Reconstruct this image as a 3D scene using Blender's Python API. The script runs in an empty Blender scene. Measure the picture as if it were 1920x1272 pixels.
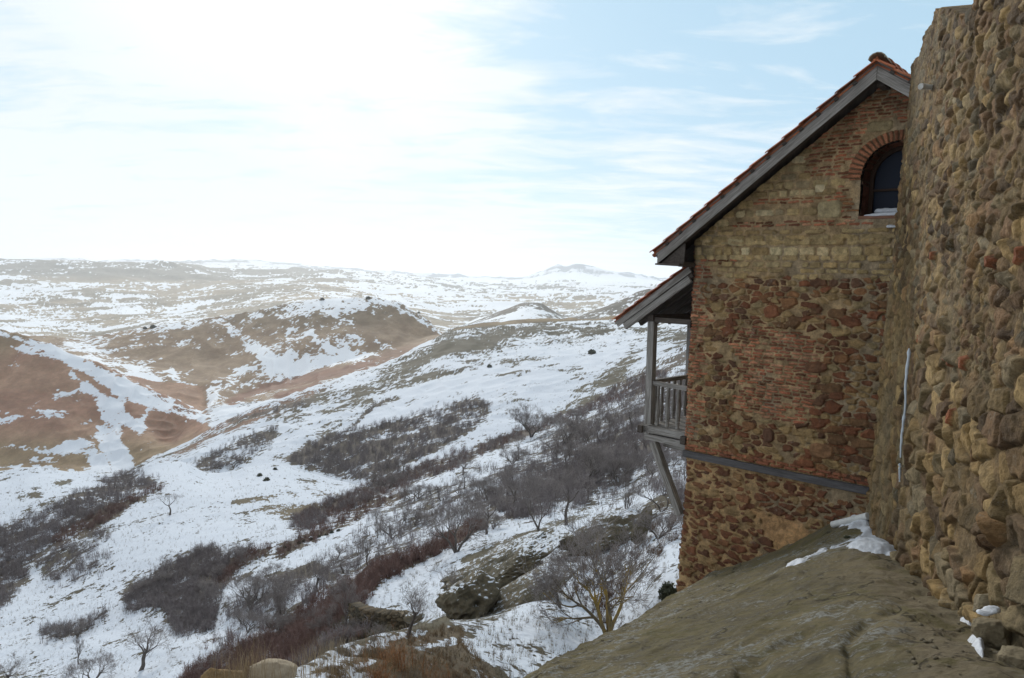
import bpy, math, random
import numpy as np
from mathutils import Matrix, Vector

# ------------------------------------------------------------------ camera, world, sun, exposure
S = bpy.context.scene
F = 1400.0                                   # focal length in pixels of the 1920 px wide photograph
PT = math.atan(116 / F); RO = math.radians(1.8)
cp, sp, cr, sr = math.cos(PT), math.sin(PT), math.cos(RO), math.sin(RO)
FW = (0, cp, -sp); RT = (cr, sr * sp, sr * cp); UP = (-sr, cr * sp, cr * cp)
cam_d = bpy.data.cameras.new('camera'); cam = bpy.data.objects.new('camera', cam_d)
S.collection.objects.link(cam); S.camera = cam
cam_d.sensor_width = 36; cam_d.lens = F / 1920 * 36; cam_d.clip_start = 0.1; cam_d.clip_end = 90000
cam.matrix_world = Matrix(((RT[0], UP[0], -FW[0], 0), (RT[1], UP[1], -FW[1], 0), (RT[2], UP[2], -FW[2], 0), (0, 0, 0, 1)))

SUN_EL, SUN_AZ = math.radians(24), math.radians(-14)      # azimuth from +Y towards +X
W = bpy.data.worlds.new("World"); S.world = W; W.use_nodes = True
def build_world():
    nt = W.node_tree; nt.nodes.clear(); N = nt.nodes.new; L = nt.links.new
    def M(op, a, b=None, c=None, clamp=False):
        n = N('ShaderNodeMath'); n.operation = op; n.use_clamp = clamp
        for i, v in enumerate((a, b, c)):
            if v is None: continue
            if isinstance(v, (int, float)): n.inputs[i].default_value = v
            else: L(v, n.inputs[i])
        return n.outputs[0]
    out = N('ShaderNodeOutputWorld'); bg = N('ShaderNodeBackground'); L(bg.outputs[0], out.inputs[0])
    sky = N('ShaderNodeTexSky'); sky.sky_type = 'NISHITA'; sky.sun_disc = False
    sky.sun_elevation = SUN_EL; sky.sun_rotation = SUN_AZ; sky.air_density = 1.0; sky.dust_density = 0.6; sky.ozone_density = 2.0
    tc = N('ShaderNodeTexCoord'); nm = N('ShaderNodeVectorMath'); nm.operation = 'NORMALIZE'; L(tc.outputs['Generated'], nm.inputs[0])
    sx = N('ShaderNodeSeparateXYZ'); L(nm.outputs[0], sx.inputs[0])
    zz = M('ADD', M('MAXIMUM', sx.outputs[2], 0.0), 0.12)
    cb = N('ShaderNodeCombineXYZ'); L(M('DIVIDE', sx.outputs[0], zz), cb.inputs[0]); L(M('DIVIDE', sx.outputs[1], zz), cb.inputs[1])
    def noise(scale, rot, stretch, detail, rough, dist, off=0):
        mp = N('ShaderNodeMapping'); mp.inputs['Rotation'].default_value = (0, 0, rot); mp.inputs['Scale'].default_value = stretch
        mp.inputs['Location'].default_value = (off, off * .7, 0)
        L(cb.outputs[0], mp.inputs[0]); n = N('ShaderNodeTexNoise'); L(mp.outputs[0], n.inputs['Vector'])
        n.inputs['Scale'].default_value = scale; n.inputs['Detail'].default_value = detail
        n.inputs['Roughness'].default_value = rough; n.inputs['Distortion'].default_value = dist
        return n.outputs['Fac']
    n1 = noise(0.9, math.radians(25), (0.9, 0.9, 1), 9, 0.6, 0.3, 3.1)
    n2 = noise(3.2, math.radians(38), (0.55, 1.3, 1), 10, 0.62, 0.5, 1.7)
    # thin veil is densest round the sun and near the horizon
    sd = (math.sin(SUN_AZ) * math.cos(SUN_EL), math.cos(SUN_AZ) * math.cos(SUN_EL), math.sin(SUN_EL))
    def dotp(d):
        n = N('ShaderNodeVectorMath'); n.operation = 'DOT_PRODUCT'; L(nm.outputs[0], n.inputs[0]); n.inputs[1].default_value = d
        return n.outputs['Value']
    near = M('MULTIPLY', M('SUBTRACT', M('ADD', dotp(sd), M('MULTIPLY', M('SUBTRACT', n1, .5), .10)), 0.945), 11.0, clamp=True)
    hor = M('SUBTRACT', 1.0, M('MULTIPLY', M('MAXIMUM', sx.outputs[2], 0), 4.5), clamp=True)
    cov = M('ADD', M('MULTIPLY', n1, 0.85), M('MULTIPLY', n2, 1.15))
    cov = M('ADD', cov, M('MULTIPLY', near, 0.3)); cov = M('ADD', cov, M('MULTIPLY', hor, 0.16))
    right = M('MULTIPLY', M('ADD', sx.outputs[0], 0.02), 0.55)
    cov = M('SUBTRACT', cov, M('MINIMUM', M('MAXIMUM', right, -0.13), 0.10))
    mask = M('MULTIPLY', M('SUBTRACT', cov, 0.86), 3.4, clamp=True)
    behind = M('MULTIPLY', M('SUBTRACT', 0.45, sx.outputs[1]), 3.0, clamp=True)   # overcast behind the viewer
    mask = M('MAXIMUM', mask, behind)
    sk = N('ShaderNodeMix'); sk.data_type = 'RGBA'; sk.blend_type = 'MULTIPLY'; sk.inputs[0].default_value = 1
    L(sky.outputs[0], sk.inputs['A']); sk.inputs['B'].default_value = (SKYK,) * 3 + (1,)
    cl = N('ShaderNodeMix'); cl.data_type = 'RGBA'; L(near, cl.inputs[0])
    ca = N('ShaderNodeMix'); ca.data_type = 'RGBA'; L(M('POWER', hor, 1.6), ca.inputs[0]); ca.inputs['A'].default_value = tuple(c / WS for c in (0.68, 0.745, 0.79)) + (1,); ca.inputs['B'].default_value = tuple(c / WS for c in (0.76, 0.82, 0.865)) + (1,); L(ca.outputs['Result'], cl.inputs['A'])
    cl.inputs['B'].default_value = tuple(c / WS for c in (.90, .915, .92)) + (1,)
    lift = N('ShaderNodeMix'); lift.data_type = 'RGBA'; lift.blend_type = 'MIX'; lift.inputs[0].default_value = 0.62
    L(sk.outputs['Result'], lift.inputs['A']); lift.inputs['B'].default_value = tuple(c / WS for c in (0.50, 0.755, 0.93)) + (1,)
    mx = N('ShaderNodeMix'); mx.data_type = 'RGBA'; L(mask, mx.inputs[0]); L(lift.outputs['Result'], mx.inputs['A']); L(cl.outputs['Result'], mx.inputs['B'])
    # unseen overcast away from the sun is dimmed, to darken the facade
    fade = N('ShaderNodeMix'); fade.data_type = 'RGBA'; fade.blend_type = 'MULTIPLY'; L(M('MULTIPLY', M('SUBTRACT', 0.40, sx.outputs[1]), 1.1, clamp=True), fade.inputs[0])
    L(mx.outputs['Result'], fade.inputs['A']); fade.inputs['B'].default_value = (.64, .64, .66, 1); L(fade.outputs['Result'], bg.inputs[0]); bg.inputs[1].default_value = WS
WS = 0.1; SKYK = 0.45
build_world()

sun_d = bpy.data.lights.new('sun', 'SUN'); sun = bpy.data.objects.new('sun', sun_d); S.collection.objects.link(sun)
sun_d.energy = 1.5; sun_d.angle = math.radians(10); sun_d.color = (1.0, 0.95, 0.87)
sun.rotation_euler = (math.pi / 2 - SUN_EL, 0, math.pi - SUN_AZ)
S.view_settings.view_transform = 'Standard'; S.view_settings.look = 'None'; S.view_settings.gamma = 1.0
S.view_settings.exposure = 0.34
S.cycles.volume_bounces = 2; S.cycles.max_bounces = 8

# ------------------------------------------------------------------ helpers
def ray(px, py):
    a = (px - 960) / F; b = -(py - 636) / F
    return tuple(FW[i] + a * RT[i] + b * UP[i] for i in range(3))
def at(px, py, Y):
    d = ray(px, py); s = Y / d[1]
    return np.array([c * s for c in d])
def proj(x, y, z):
    f = x * FW[0] + y * FW[1] + z * FW[2]; r = x * RT[0] + y * RT[1] + z * RT[2]; u = x * UP[0] + y * UP[1] + z * UP[2]
    f = np.maximum(f, 1e-3)
    return 960 + F * r / f, 636 - F * u / f

def _h(ix, iy, iz, s):
    n = (ix.astype(np.int64) * 374761393 + iy.astype(np.int64) * 668265263 + iz * 1274126177 + s * 1442695041) & 0x7fffffff
    n = ((n ^ (n >> 13)) * 1274126177) & 0x7fffffff
    n = ((n ^ (n >> 15)) * 668265263) & 0x7fffffff
    return ((n ^ (n >> 16)) & 0xffff) / 32767.5 - 1.0
def vn(x, y, s=0):
    x = np.asarray(x, float); y = np.asarray(y, float)
    xi = np.floor(x); yi = np.floor(y); fx = x - xi; fy = y - yi
    fx = fx * fx * fx * (fx * (fx * 6 - 15) + 10); fy = fy * fy * fy * (fy * (fy * 6 - 15) + 10)
    a = _h(xi, yi, 0, s); b = _h(xi + 1, yi, 0, s); c = _h(xi, yi + 1, 0, s); d = _h(xi + 1, yi + 1, 0, s)
    return (a * (1 - fx) + b * fx) * (1 - fy) + (c * (1 - fx) + d * fx) * fy
def fbm(x, y, o=5, s=0, g=0.5):
    t = 0; A = 1; n = 0
    for k in range(o):
        ca, sa = math.cos(k * 1.1), math.sin(k * 1.1)
        t = t + A * vn((x * ca - y * sa) * 2 ** k + 17.3 * k, (x * sa + y * ca) * 2 ** k - 9.1 * k, s + k); n += A; A *= g
    return t / n
def vn3(x, y, z, s=0):
    xi = np.floor(x); yi = np.floor(y); zi = np.floor(z); fx = x - xi; fy = y - yi; fz = z - zi
    fx = fx * fx * (3 - 2 * fx); fy = fy * fy * (3 - 2 * fy); fz = fz * fz * (3 - 2 * fz)
    r = 0
    for dz in (0, 1):
        zi_ = (zi + dz).astype(np.int64)
        a = _h(xi, yi, zi_, s); b = _h(xi + 1, yi, zi_, s); c = _h(xi, yi + 1, zi_, s); d = _h(xi + 1, yi + 1, zi_, s)
        r = r + ((a * (1 - fx) + b * fx) * (1 - fy) + (c * (1 - fx) + d * fx) * fy) * (fz if dz else 1 - fz)
    return r
def fbm3(p, o=4, s=0):
    t = 0; A = 1; n = 0
    for k in range(o):
        t = t + A * vn3(p[:, 0] * 2 ** k + 3.7 * k, p[:, 1] * 2 ** k, p[:, 2] * 2 ** k - 5 * k, s + k); n += A; A *= .5
    return t / n
def sm(a, b, x):
    t = np.clip((x - a) / (b - a), 0, 1); return t * t * (3 - 2 * t)
def lerp(a, b, t): return a + (b - a) * t

def mesh_obj(name, V, Fc, mat=None, parent=None, smooth=False, attrs=None, mats=None, fmat=None, coll=None):
    """V (n,3); Fc either (m,4)/(m,3) int array or a list of such arrays"""
    me = bpy.data.meshes.new(name); V = np.asarray(V, np.float32)
    fl = Fc if isinstance(Fc, list) else [Fc]
    fl = [np.asarray(f, np.int32) for f in fl if len(f)]
    me.vertices.add(len(V)); me.vertices.foreach_set('co', V.ravel())
    li = np.concatenate([f.ravel() for f in fl]); tot = np.concatenate([np.full(len(f), f.shape[1], np.int32) for f in fl])
    st = np.concatenate([[0], np.cumsum(tot)[:-1]]).astype(np.int32)
    me.loops.add(len(li)); me.loops.foreach_set('vertex_index', li)
    me.polygons.add(len(tot)); me.polygons.foreach_set('loop_start', st); me.polygons.foreach_set('loop_total', tot)
    me.polygons.foreach_set('use_smooth', np.full(len(tot), smooth, bool))
    for k, a in (attrs or {}).items():
        a = np.asarray(a, np.float32)
        if a.ndim == 1: t = me.attributes.new(k, 'FLOAT', 'POINT'); t.data.foreach_set('value', a)
        else:
            t = me.attributes.new(k, 'FLOAT_COLOR', 'POINT'); c = np.ones((len(a), 4), np.float32); c[:, :a.shape[1]] = a
            t.data.foreach_set('color', c.ravel())
    for m in (mats or ([mat] if mat else [])): me.materials.append(m)
    if fmat is not None: me.polygons.foreach_set('material_index', np.asarray(fmat, np.int32))
    me.update(calc_edges=True)
    o = bpy.data.objects.new(name, me); S.collection.objects.link(o)
    if parent is not None: o.parent = parent
    return o
def tag(o, label=None, cat=None, group=None, kind=None):
    if label: o['label'] = label
    if cat: o['category'] = cat
    if group: o['group'] = group
    if kind: o['kind'] = kind
    return o
def thing(name, label, cat, loc=(0, 0, 0), rz=0, group=None):
    o = bpy.data.objects.new(name, None); S.collection.objects.link(o); o.empty_display_size = .3
    o.location = loc; o.rotation_euler = (0, 0, rz); return tag(o, label, cat, group)
def copy_tree(o, parent=None):
    c = o.copy(); S.collection.objects.link(c)
    if parent is not None: c.parent = parent
    for ch in [x for x in S.objects if x.parent is o]: copy_tree(ch, c)
    return c
def grid_faces(nv, nu, keep=None):
    i = np.arange((nv - 1) * (nu - 1)); r = i // (nu - 1); c = i % (nu - 1); a = r * nu + c
    f = np.stack([a, a + 1, a + nu + 1, a + nu], 1)
    return f if keep is None else f[keep.ravel()]

class NT:
    def __init__(s, name):
        s.m = bpy.data.materials.new(name); s.m.use_nodes = True; s.t = s.m.node_tree; s.t.nodes.clear()
        s.out = s.N('ShaderNodeOutputMaterial'); s.b = s.N('ShaderNodeBsdfPrincipled'); s.L(s.b.outputs[0], s.out.inputs[0])
        s.b.inputs['Roughness'].default_value = .85; s.b.inputs['Specular IOR Level'].default_value = .25
    def N(s, t): return s.t.nodes.new(t)
    def L(s, a, b): s.t.links.new(a, b)
    def set(s, inp, v):
        if isinstance(v, (int, float)): inp.default_value = v
        elif isinstance(v, tuple): inp.default_value = v if len(v) == 4 else v + (1,)
        else: s.L(v, inp)
    def math(s, op, a, b=0.0, clamp=False):
        n = s.N('ShaderNodeMath'); n.operation = op; n.use_clamp = clamp; s.set(n.inputs[0], a); s.set(n.inputs[1], b); return n.outputs[0]
    def mix(s, f, a, b, mode='MIX'):
        n = s.N('ShaderNodeMix'); n.data_type = 'RGBA'; n.blend_type = mode; s.set(n.inputs[0], f); s.set(n.inputs['A'], a); s.set(n.inputs['B'], b)
        return n.outputs['Result']
    def attr(s, name, col=False):
        n = s.N('ShaderNodeAttribute'); n.attribute_name = name; return n.outputs['Color' if col else 'Fac']
    def vec(s, src='Object', scale=(1, 1, 1)):
        if src in ('Object', 'Generated', 'Normal'): o = s.N('ShaderNodeTexCoord').outputs[src]
        elif src == 'world': o = s.N('ShaderNodeNewGeometry').outputs['Position']
        else: n = s.N('ShaderNodeAttribute'); n.attribute_name = src; o = n.outputs['Vector']
        m = s.N('ShaderNodeMapping'); m.inputs['Scale'].default_value = scale; s.L(o, m.inputs[0]); return m.outputs[0]
    def noise(s, v, scale, detail=6, rough=.6, dist=0):
        n = s.N('ShaderNodeTexNoise'); s.L(v, n.inputs['Vector']); n.inputs['Scale'].default_value = scale
        n.inputs['Detail'].default_value = detail; n.inputs['Roughness'].default_value = rough; n.inputs['Distortion'].default_value = dist
        return n.outputs['Fac']
    def ramp(s, f, a, b):
        n = s.N('ShaderNodeMapRange'); n.interpolation_type = 'SMOOTHSTEP'; s.set(n.inputs[0], f)
        s.set(n.inputs[1], a); s.set(n.inputs[2], b); return n.outputs[0]
    def bump(s, h, dist=.02, st=1.0):
        n = s.N('ShaderNodeBump'); s.L(h, n.inputs['Height']); n.inputs['Distance'].default_value = dist; n.inputs['Strength'].default_value = st
        s.L(n.outputs[0], s.b.inputs['Normal'])
    def color(s, c): s.set(s.b.inputs['Base Color'], c); return s
    def nz(s):
        n = s.N('ShaderNodeSeparateXYZ'); s.L(s.N('ShaderNodeNewGeometry').outputs['Normal'], n.inputs[0]); return n.outputs[2]
SNOW = (0.70, 0.735, 0.79)

def mat_terrain():
    t = NT('snowy_earth'); v = t.vec('Object')
    big = t.noise(v, .35, 8, .68); fine = t.noise(v, 3.2, 8, .7); mid_ = t.noise(v, .055, 11, .68)
    f = t.math('ADD', t.attr('snow'), t.math('MULTIPLY', t.math('SUBTRACT', big, .5), .45))
    f = t.math('ADD', f, t.math('MULTIPLY', t.math('SUBTRACT', fine, .5), .5))
    f = t.math('ADD', f, t.math('MULTIPLY', t.math('SUBTRACT', mid_, .5), .38))
    s = t.ramp(f, .45, .55)
    e = t.attr('earth', True)
    e = t.mix(t.ramp(mid_, .35, .65), t.mix(1.0, e, (.66, .62, .60), 'MULTIPLY'), e)
    e = t.mix(t.ramp(fine, .35, .7), t.mix(1.0, e, (.62, .62, .62), 'MULTIPLY'), e)
    e = t.mix(t.math('MULTIPLY', t.ramp(big, .3, .7), .35), e, (.16, .13, .07))
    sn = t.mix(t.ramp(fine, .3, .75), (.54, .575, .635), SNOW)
    sn = t.mix(t.attr('sunlit_far'), sn, (.90, .91, .93))  # far snow whitened in the colour, standing in for sunshine on it
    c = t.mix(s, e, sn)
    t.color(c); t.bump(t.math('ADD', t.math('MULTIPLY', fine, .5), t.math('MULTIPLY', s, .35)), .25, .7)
    return t.m
def mat_rock(name, c1, c2, c3, snow=False, lichen=.5, scale=1.0, snow_lo=.55):
    t = NT(name); v = t.vec('Object'); n1 = t.noise(v, 1.1 * scale, 9, .62, .4); n2 = t.noise(v, 7 * scale, 9, .7); n3 = t.noise(v, 28 * scale, 6, .7)
    c = t.mix(t.ramp(n1, .35, .65), c1, c2); c = t.mix(t.ramp(n2, .35, .75), c, c3)
    if lichen:
        l = t.math('MULTIPLY', t.ramp(t.math('ADD', n2, t.math('MULTIPLY', n1, .5)), .82, .98), lichen); c = t.mix(l, c, (.42, .43, .40))
    if snow:
        sn = t.ramp(t.math('ADD', t.nz(), t.math('MULTIPLY', t.math('SUBTRACT', n2, .5), 1.1)), snow_lo, snow_lo + .12); c = t.mix(sn, c, SNOW)
    t.color(c); t.bump(t.math('ADD', n2, t.math('MULTIPLY', n3, .4)), .06 / scale, .9); return t.m
def mat_masonry(name='masonry', sc=1.0):
    t = NT(name); v = t.vec('Object'); c = t.attr('col', True)
    n1 = t.noise(v, 9 * sc, 9, .72); n2 = t.noise(v, 45 * sc, 7, .7); n0 = t.noise(v, 1.6, 6, .6)
    c = t.mix(t.ramp(n1, .28, .75), t.mix(1., c, (.72, .69, .64), 'MULTIPLY'), t.mix(1., c, (1.66, 1.58, 1.46), 'MULTIPLY'))
    c = t.mix(t.math('MULTIPLY', t.ramp(n0, .5, .75), .35), c, t.mix(1., c, (.62, .62, .60), 'MULTIPLY'))
    c = t.mix(t.math('MULTIPLY', t.ramp(n2, .52, .66), .55), c, t.mix(1., c, (.42, .40, .38), 'MULTIPLY'))
    n5 = t.noise(v, 5.5 * sc, 9, .78); c = t.mix(t.math('MULTIPLY', t.ramp(n5, .58, .68), .40), c, (.40, .37, .29))
    t.color(c); t.bump(t.math('ADD', n1, t.math('MULTIPLY', n2, .8)), .045 / sc, 1.0); return t.m
def mat_wood(name='weathered_wood', c1=(.40, .38, .355), c2=(.12, .105, .09)):
    t = NT(name); v = t.vec('gv', (1.2, 26, 26)); n = t.noise(v, 1.5, 8, .7, .8); v2 = t.vec('gv', (2, 5, 5)); n2 = t.noise(v2, 1.3, 5, .6)
    c = t.mix(t.ramp(n, .3, .72), c2, c1); c = t.mix(t.math('MULTIPLY', t.ramp(n2, .45, .75), .5), c, c2)
    t.color(c); t.bump(n, .006, .8); return t.m
def mat_twig(name, c1, c2):
    t = NT(name); n = t.noise(t.vec('Object'), 2.5, 5, .65); t.color(t.mix(t.ramp(n, .35, .65), c1, c2)); return t.m
def mat_plain(name, c, rough=.8, nscale=6, amt=.25, bump=.01):
    t = NT(name); n = t.noise(t.vec('Object'), nscale, 6, .65); d = tuple(x * (1 - amt) for x in c); t.color(t.mix(t.ramp(n, .3, .7), d, c))
    t.b.inputs['Roughness'].default_value = rough; t.bump(n, bump, .7); return t.m
M_TERR = mat_terrain()
M_SNOW = mat_plain('snow', (.72, .745, .79), .7, 16, .22, .05)
M_MAS = mat_masonry(); M_WOOD = mat_wood(); M_DWOOD = mat_wood('dark_wood', (.12, .10, .085), (.045, .036, .03))
# ------------------------------------------------------------------ the valley: one sheet to the horizon, in rings of (bearing, distance)
KN = [  # each knot line: list of (px, py, Y) read off the photograph with estimated distances, near to far
 [(-500, 1700, 3.0), (600, 1700, 3.0), (1300, 1900, 3.0), (2400, 1900, 3.0)],
 [(-500, 1330, 6.0), (380, 1300, 6), (600, 1288, 6), (700, 1286, 9), (850, 1286, 15), (1000, 1290, 19), (1140, 1300, 20), (1300, 1500, 13), (2400, 1700, 10)],
 [(-500, 1345, 7.5), (0, 1335, 7.5), (380, 1302, 7), (415, 1274, 7), (500, 1266, 7.5), (560, 1256, 8.5), (640, 1216, 12.5), (760, 1186, 18.5), (830, 1173, 22.5), (1000, 1196, 24), (1140, 1190, 27), (1270, 1112, 25), (1500, 1120, 20), (2400, 1300, 16)],
 [(-500, 1440, 15), (500, 1410, 15), (560, 1335, 17), (640, 1272, 23), (760, 1208, 30), (830, 1174, 33), (910, 1140, 34), (1000, 1100, 34), (1140, 1075, 36), (1270, 990, 37), (1500, 1000, 30), (2400, 1150, 26)],
 [(-500, 1310, 78), (0, 1300, 75), (260, 1290, 64), (400, 1278, 56), (560, 1240, 46), (640, 1190, 42), (700, 1180, 39), (760, 1178, 38.5), (830, 1130, 40), (920, 1080, 41), (1000, 1040, 44), (1140, 990, 48), (1270, 930, 48), (1500, 950, 40), (2400, 1100, 36)],
 [(-500, 1240, 92), (0, 1232, 88), (400, 1225, 66), (560, 1195, 54), (640, 1150, 48), (663, 1128, 46), (700, 1080, 49), (800, 1033, 56), (900, 986, 62), (985, 957, 66), (1080, 940, 69), (1160, 930, 70), (1270, 885, 68), (1500, 900, 60), (2400, 1050, 50)],
 [(-500, 1190, 108), (0, 1180, 100), (400, 1180, 78), (560, 1160, 64), (640, 1135, 60), (663, 1135, 60), (700, 1092, 62), (800, 1046, 68), (900, 998, 76), (985, 966, 80), (1080, 938, 82), (1160, 917, 84), (1270, 872, 84), (1500, 880, 80), (2400, 1000, 70)],
 [(-500, 1080, 145), (0, 1080, 132), (200, 1068, 118), (400, 1058, 106), (600, 1038, 100), (700, 1010, 100), (800, 970, 104), (900, 920, 112), (1000, 885, 120), (1100, 852, 126), (1270, 790, 135), (1500, 770, 140), (2400, 800, 150)],
 [(-500, 960, 195), (0, 950, 180), (200, 945, 165), (400, 940, 155), (600, 950, 145), (700, 945, 142), (800, 912, 145), (900, 878, 152), (1000, 848, 165), (1100, 808, 175), (1270, 728, 200), (1500, 690, 220), (2400, 720, 240)],
 [(-500, 905, 240), (0, 885, 232), (60, 878, 230), (150, 889, 230), (230, 893, 225), (262, 878, 222), (290, 869, 220), (335, 867, 220), (390, 888, 220), (430, 886, 215), (470, 876, 208), (510, 873, 205), (560, 884, 200), (640, 904, 195), (700, 915, 188), (800, 880, 190), (900, 848, 200), (1000, 820, 215), (1100, 775, 235), (1200, 715, 260), (1290, 665, 290), (1500, 630, 320), (2400, 640, 330)],
 [(-500, 925, 330), (0, 902, 310), (230, 908, 300), (290, 884, 290), (340, 880, 290), (430, 898, 275), (510, 890, 262), (640, 918, 240), (700, 915, 215), (800, 869, 218), (900, 838, 230), (1000, 803, 250), (1100, 758, 270), (1200, 696, 300), (1290, 648, 330), (1500, 615, 360), (2400, 630, 380)],
 [(-500, 905, 430), (0, 893, 425), (200, 896, 420), (260, 880, 340), (340, 858, 318), (500, 836, 312), (640, 815, 310), (800, 775, 318), (900, 735, 335), (1000, 700, 360), (1100, 676, 390), (1200, 650, 400), (1290, 625, 425), (1500, 600, 460), (2400, 620, 500)],
 [(-500, 900, 480), (0, 886, 472), (200, 888, 462), (240, 886, 450), (270, 866, 440), (350, 830, 430), (400, 802, 430), (450, 776, 430), (560, 736, 450), (650, 706, 480), (740, 674, 520), (790, 650, 550), (820, 633, 570), (842, 617, 600), (890, 608, 640), (950, 604, 680), (1100, 597, 720), (1290, 590, 760), (1500, 585, 800), (2400, 600, 850)],
 [(-500, 890, 500), (0, 872, 490), (200, 874, 485), (240, 884, 478), (270, 872, 480), (350, 842, 485), (450, 792, 505), (560, 752, 545), (650, 717, 600), (740, 690, 660), (820, 656, 700), (840, 643, 720), (890, 625, 760), (950, 618, 800), (1100, 611, 850), (1290, 605, 900), (2400, 615, 1000)],
 [(-500, 745, 570), (0, 745, 560), (100, 765, 552), (200, 800, 540), (260, 812, 532), (300, 820, 535), (350, 806, 548), (378, 786, 560), (400, 768, 600), (500, 745, 640), (640, 700, 720), (730, 682, 760), (820, 642, 800), (845, 636, 840), (950, 615, 900), (1100, 609, 950), (1290, 602, 1000), (2400, 612, 1100)],
 [(-500, 560, 650), (-150, 592, 640), (0, 617, 640), (60, 635, 630), (130, 661, 620), (200, 690, 610), (250, 715, 605), (300, 741, 600), (340, 757, 600), (378, 776, 600), (400, 762, 630), (450, 750, 660), (500, 738, 700), (640, 692, 760), (730, 672, 800), (820, 638, 840), (845, 632, 860), (950, 614, 940), (1100, 608, 980), (1290, 601, 1040), (2400, 611, 1140)],
 [(-500, 590, 770), (0, 640, 760), (60, 652, 750), (130, 676, 740), (200, 702, 730), (250, 722, 720), (300, 743, 710), (340, 754, 700), (378, 764, 700), (400, 752, 700), (450, 740, 740), (500, 727, 770), (640, 678, 830), (730, 655, 860), (820, 634, 900), (850, 632, 900), (950, 614, 980), (1100, 608, 1020), (1290, 601, 1080), (2400, 611, 1200)],
 [(-500, 600, 860), (0, 640, 850), (100, 656, 850), (200, 668, 850), (300, 690, 820), (400, 690, 830), (500, 655, 860), (640, 625, 890), (730, 622, 910), (790, 632, 920), (820, 630, 930), (850, 632, 930), (950, 614, 1000), (1100, 608, 1050), (1290, 601, 1120), (2400, 611, 1260)],
 [(-500, 600, 950), (0, 622, 920), (60, 630, 930), (150, 637, 950), (200, 628, 955), (280, 614, 960), (370, 601, 965), (450, 589, 980), (530, 573, 990), (600, 561, 1000), (650, 559, 1000), (690, 558, 1000), (740, 566, 990), (780, 588, 970), (805, 605, 960), (827, 623, 950), (850, 632, 960), (950, 615, 1050), (1100, 609, 1100), (1290, 603, 1160), (2400, 611, 1300)],
 [(-500, 620, 1300), (0, 636, 1300), (150, 652, 1250), (280, 634, 1250), (450, 612, 1250), (600, 586, 1250), (690, 584, 1250), (780, 612, 1200), (827, 626, 1150), (850, 619, 1250), (950, 612, 1200), (1100, 607, 1250), (1290, 600, 1300), (2400, 600, 1400)],
 [(-500, 612, 1600), (0, 612, 1600), (150, 632, 1500), (280, 612, 1500), (450, 588, 1550), (600, 568, 1600), (690, 570, 1500), (780, 590, 1480), (840, 602, 1480), (875, 606, 1450), (900, 598, 1450), (950, 580, 1450), (990, 566, 1450), (1008, 566, 1450), (1035, 580, 1450), (1055, 592, 1450), (1075, 594, 1450), (1100, 588, 1450), (1150, 566, 1450), (1200, 547, 1450), (1225, 542, 1450), (1260, 545, 1450), (1300, 540, 1450), (1700, 530, 1450), (2400, 545, 1500)],
 [(-500, 578, 2050), (0, 580, 2050), (300, 588, 1950), (600, 552, 2150), (780, 578, 1950), (860, 592, 1900), (990, 594, 1900), (1060, 594, 1900), (1200, 575, 1900), (1300, 570, 1900), (2400, 575, 1900)],
 [(-500, 545, 2700), (0, 548, 2700), (300, 548, 2700), (600, 536, 2800), (800, 555, 2700), (900, 563, 2600), (1000, 568, 2500), (1100, 563, 2600), (1300, 555, 2600), (2400, 570, 2600)],
 [(-500, 520, 3500), (0, 518, 3500), (200, 522, 3500), (400, 524, 3600), (600, 524, 3800), (800, 538, 4000), (900, 545, 4200), (1000, 547, 4200), (1100, 547, 4200), (1300, 547, 4200), (2400, 565, 4000)],
 [(-500, 480, 4300), (0, 488, 4300), (100, 490, 4300), (200, 491, 4350), (300, 493, 4400), (360, 494, 4500), (400, 503, 4600), (450, 506, 4800), (500, 509, 5000), (600, 509, 5400), (640, 507, 5400), (700, 514, 5600), (770, 519, 5800), (850, 529, 6000), (1000, 535, 6000), (1100, 536, 6000), (1300, 540, 6000), (2400, 560, 6000)],
 [(-500, 492, 6500), (0, 500, 6500), (350, 508, 6500), (500, 515, 7000), (700, 521, 8000), (900, 530, 8500), (1000, 527, 8500), (1100, 527, 8500), (1300, 534, 8500), (2400, 565, 8500)],
 [(-500, 481, 11500), (0, 487, 11500), (200, 491, 11500), (360, 492, 11500), (450, 493, 11500), (520, 496, 11500), (600, 502, 11500), (700, 509, 11500), (850, 519, 11500), (940, 523, 11500), (985, 523, 11300), (1010, 515, 11200), (1035, 503, 11100), (1046, 499, 11000), (1060, 502, 11000), (1080, 496, 11000), (1110, 502, 11000), (1150, 511, 11000), (1200, 518, 11200), (1240, 524, 11500), (1300, 529, 11500), (2400, 562, 11500)],
 [(-500, 490, 16000), (0, 497, 16000), (960, 527, 16000), (2400, 572, 16000)],
 [(-500, 476.5, 26000), (0, 492, 26000), (960, 522, 26000), (2400, 567, 26000)],
]
def dirs(px, py):
    d = ray(px, py); return d[0] / d[1], d[2] / d[1]
A_COL = np.concatenate([np.linspace(-1.5, -.76, 60, endpoint=False), np.linspace(-.76, .30, 900, endpoint=False), np.linspace(.30, 1.5, 90)])
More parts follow.
